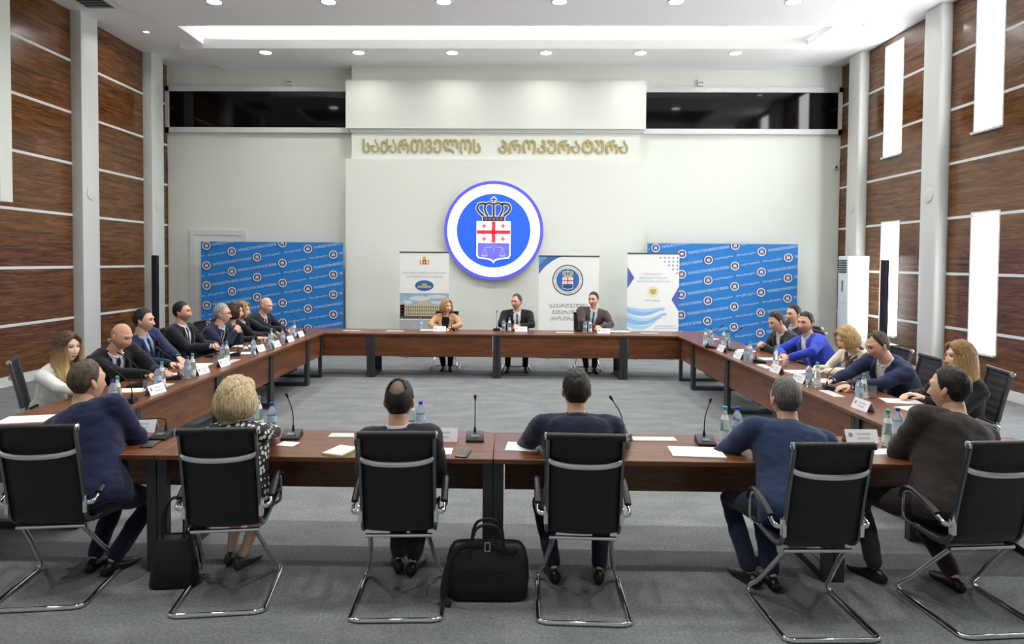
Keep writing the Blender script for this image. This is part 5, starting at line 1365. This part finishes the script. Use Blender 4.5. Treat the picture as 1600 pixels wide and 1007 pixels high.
SHEETS = [
 ('paper_stack', -3.63, 4.841, 0.25, 0.32, 0.24, 0.006, M_paper, 'stack of white papers at the far left edge of the near table', 'paper'),
 ('paper_sheet', -2.511, 4.354, 0.3, 0.12, 0.1, 0.002, M_paper, "white note sheet under the navy man's elbow", 'paper'),
 ('paper_sheet', -1.446, 4.276, -0.2, 0.12, 0.1, 0.002, M_paper, "small white note beside the polka-dot woman's arm", 'paper'),
 ('note_pad', -1.052, 4.117, -0.35, 0.15, 0.2, 0.012, M_green, 'white note pad with green edge beside the balding man', 'note pad'),
 ('paper_sheet', -0.406, 4.158, 0.0, 0.12, 0.14, 0.002, M_paper, 'white card sheet to the right of the balding man', 'paper'),
 ('paper_sheet', 0.106, 4.282, -0.1, 0.21, 0.2, 0.002, M_paper, 'white papers left of the broad man in dark navy', 'paper'),
 ('document_folder', 1.224, 4.199, -0.08, 0.33, 0.22, 0.006, M_paper, 'large white folder with yellow edge before the man in mid-blue', 'folder'),
 ('paper_sheet', 2.427, 4.264, 0.1, 0.2, 0.12, 0.002, M_paper, 'white sheet before the man in brown', 'paper'),
 ('paper_sheet', 3.518, 5.863, -0.2, 0.297, 0.21, 0.002, M_paper, 'white document with a pen on the right row corner', 'paper'),
 ('document_folder', 3.47, 5.532, 0.25, 0.3, 0.22, 0.006, M_yel, 'yellow-edged folder on the right row nearest the camera', 'folder'),
 ('paper_sheet', 3.404, 8.392, 0.1, 0.32, 0.21, 0.002, M_paper, 'white paper in front of the man in bright blue', 'paper'),
 ('paper_sheet', 3.303, 7.412, 0.1, 0.3, 0.21, 0.002, M_paper, 'white paper in front of the woman in cream', 'paper'),
 ('paper_sheet', 3.343, 6.858, 0.1, 0.3, 0.21, 0.002, M_paper, 'white paper under the hands of the navy-suited man at right', 'paper'),
 ('paper_sheet', 3.29, 9.167, 0.1, 0.3, 0.25, 0.002, M_paper, 'white papers scattered before the man in charcoal jacket', 'paper'),
 ('paper_sheet', 3.286, 10.529, 0.1, 0.2, 0.15, 0.002, M_paper, 'white sheet near the far right table corner', 'paper'),
 ('document_folder', -3.469, 5.952, 0.2, 0.25, 0.2, 0.006, M_yel, 'white papers on a yellow folder before the bald man looking down', 'folder'),
 ('paper_sheet', -3.574, 6.801, 0.1, 0.25, 0.21, 0.002, M_paper, 'white sheet before the man in pale blue shirt', 'paper'),
 ('document_folder', -3.567, 7.441, 0.1, 0.3, 0.24, 0.006, M_yel, 'yellow folder between the man in pale blue shirt and bearded man', 'folder'),
 ('paper_sheet', -3.485, 8.45, 0.1, 0.3, 0.21, 0.002, M_paper, 'white paper in front of the grey-haired man', 'paper'),
 ('paper_sheet', -3.708, 9.147, 0.1, 0.3, 0.21, 0.002, M_paper, "white sheet beside the dark-haired woman's hand", 'paper'),
 ('paper_sheet', -3.8, 10.066, 0.1, 0.3, 0.25, 0.002, M_paper, 'white papers before the blonde woman at left row', 'paper'),
 ('paper_sheet', -1.405, 11.507, 0.0, 0.25, 0.2, 0.002, M_paper, 'white paper left of the name card of the woman in tan', 'paper'),
 ('paper_sheet', 1.99, 11.579, 0.05, 0.35, 0.22, 0.002, M_paper, 'white papers right of the man in brown-grey suit', 'paper'),
]
LBL = {'P':'clear plastic water bottle with blue cap before %s','G':'glass water bottle with teal cap before %s','T':'clear glass tumbler before %s','N':'folded white name card before %s','M':'black gooseneck microphone before %s'}
GRP = {'P':'blue-capped plastic bottles','G':'teal-capped glass bottles','T':'drinking glasses','N':'name cards','M':'table microphones'}
MAKE = {'P':make_pet,'G':make_glassb,'T':make_glass,'N':lambda: make_tent(1),'M':lambda: make_mic('up'),'Mb':lambda: make_mic('bent')}
PROTO = {}
for kd,x,y,who,rz in ITEMS:
    l = LBL[kd[0]] % WHO[who]
    if kd not in PROTO:
        o = MAKE[kd](); PROTO[kd] = o; index_kids(); o['label'] = l; o['group'] = GRP[kd[0]]; o.location = (x,y,TZ); o.rotation_euler[2] = rz
    else: dup(PROTO[kd], (x,y,TZ), rz, l, GRP[kd[0]])
for args in SHEETS: sheet(*args)
M_phone = mat('phone_black', (24,25,27), .2)
for x,y,rz,l in ((-2.335,4.22,.1,'dark mobile phone beside the elbow of the near left man in navy'),(-.27,4.10,-.15,'dark mobile phone on the table near the balding man')):
    o = empty('mobile_phone',(x,y,TZ),rz,l,'phone')
    obj('case', MB().rbox((-.038,-.075,0),(.038,.075,.009),.004), M_phone, o); obj('screen', MB().box((-.034,-.07,.009),(.034,.07,.0096)), mat('phone_screen',(70,72,62),.1), o)

# ================================================================ bags
M_bag = mat('bag_leather', (20,20,22), .5, bump=.3, bscale=180)
bc = empty('briefcase', (-.105,3.80,0), .02, 'black leather briefcase with two handles standing on the floor between chairs', 'briefcase')
R = []
for z,w_,d in ((.0,.215,.075),(.02,.235,.085),(.12,.245,.085),(.22,.24,.075),(.28,.225,.06),(.315,.20,.045),(.325,.18,.03)):
    R.append([V((w_*math.copysign(abs(math.cos(a))**.35,math.cos(a)), d*math.copysign(abs(math.sin(a))**.5,math.sin(a)), z)) for a in [2*PI*k/28 for k in range(28)]])
obj('bag_body', MB().rings(R), M_bag, bc, smooth='full')
for y in (-.045,.045): obj('handle', MB().tube(spline([(-.10,y*1.5,.20),(-.095,y*1.2,.30),(-.075,y,.40),(-.03,y,.435),(.03,y,.435),(.075,y,.40),(.095,y*1.2,.30),(.10,y*1.5,.20)],4),.009,8), M_bag, bc, smooth=True)
obj('front_seam', MB().box((-.16,-.0875,.165),(.14,-.083,.170)), M_black, bc)
bk = MB()
for lo,hi in (((-.016,-.066,.29),(-.012,-.060,.345)),((.012,-.066,.29),(.016,-.060,.345)),((-.016,-.066,.341),(.016,-.060,.345)),((-.016,-.066,.29),(.016,-.060,.294))): bk.box(lo,hi)
obj('buckle', bk, M_chrome, bc)
obj('shoulder_strap', MB().tube(spline([(.19,.0,.27),(.14,-.075,.29),(-.02,-.05,.32),(-.17,-.08,.31),(-.235,-.10,.18),(-.245,-.12,.05),(-.20,-.13,.018)],5),.016,8,flat=(.35,1.3,(0,-1,0))), M_bag, bc, smooth=True)
hb = empty('handbag', (-2.0,4.0-.13,0), .15, 'black leather handbag on the floor leaning by the polka-dot woman\'s chair', 'handbag')
R = []
for z,w_,d in ((.0,.13,.06),(.02,.14,.07),(.15,.125,.06),(.28,.10,.04),(.31,.09,.02)):
    R.append([V((w_*math.copysign(abs(math.cos(a))**.45,math.cos(a)), d*math.copysign(abs(math.sin(a))**.6,math.sin(a)), z)) for a in [2*PI*k/24 for k in range(24)]])
obj('bag_body', MB().rings(R), M_bag, hb, smooth='full')
for y in (-.025,.025): obj('handle', MB().tube(spline([(-.06,y,.29),(-.06,y,.42),(-.02,y*.5,.52),(.03,y*.5,.52),(.06,y,.42),(.06,y,.29)],4),.007,8), M_bag, hb, smooth=True)
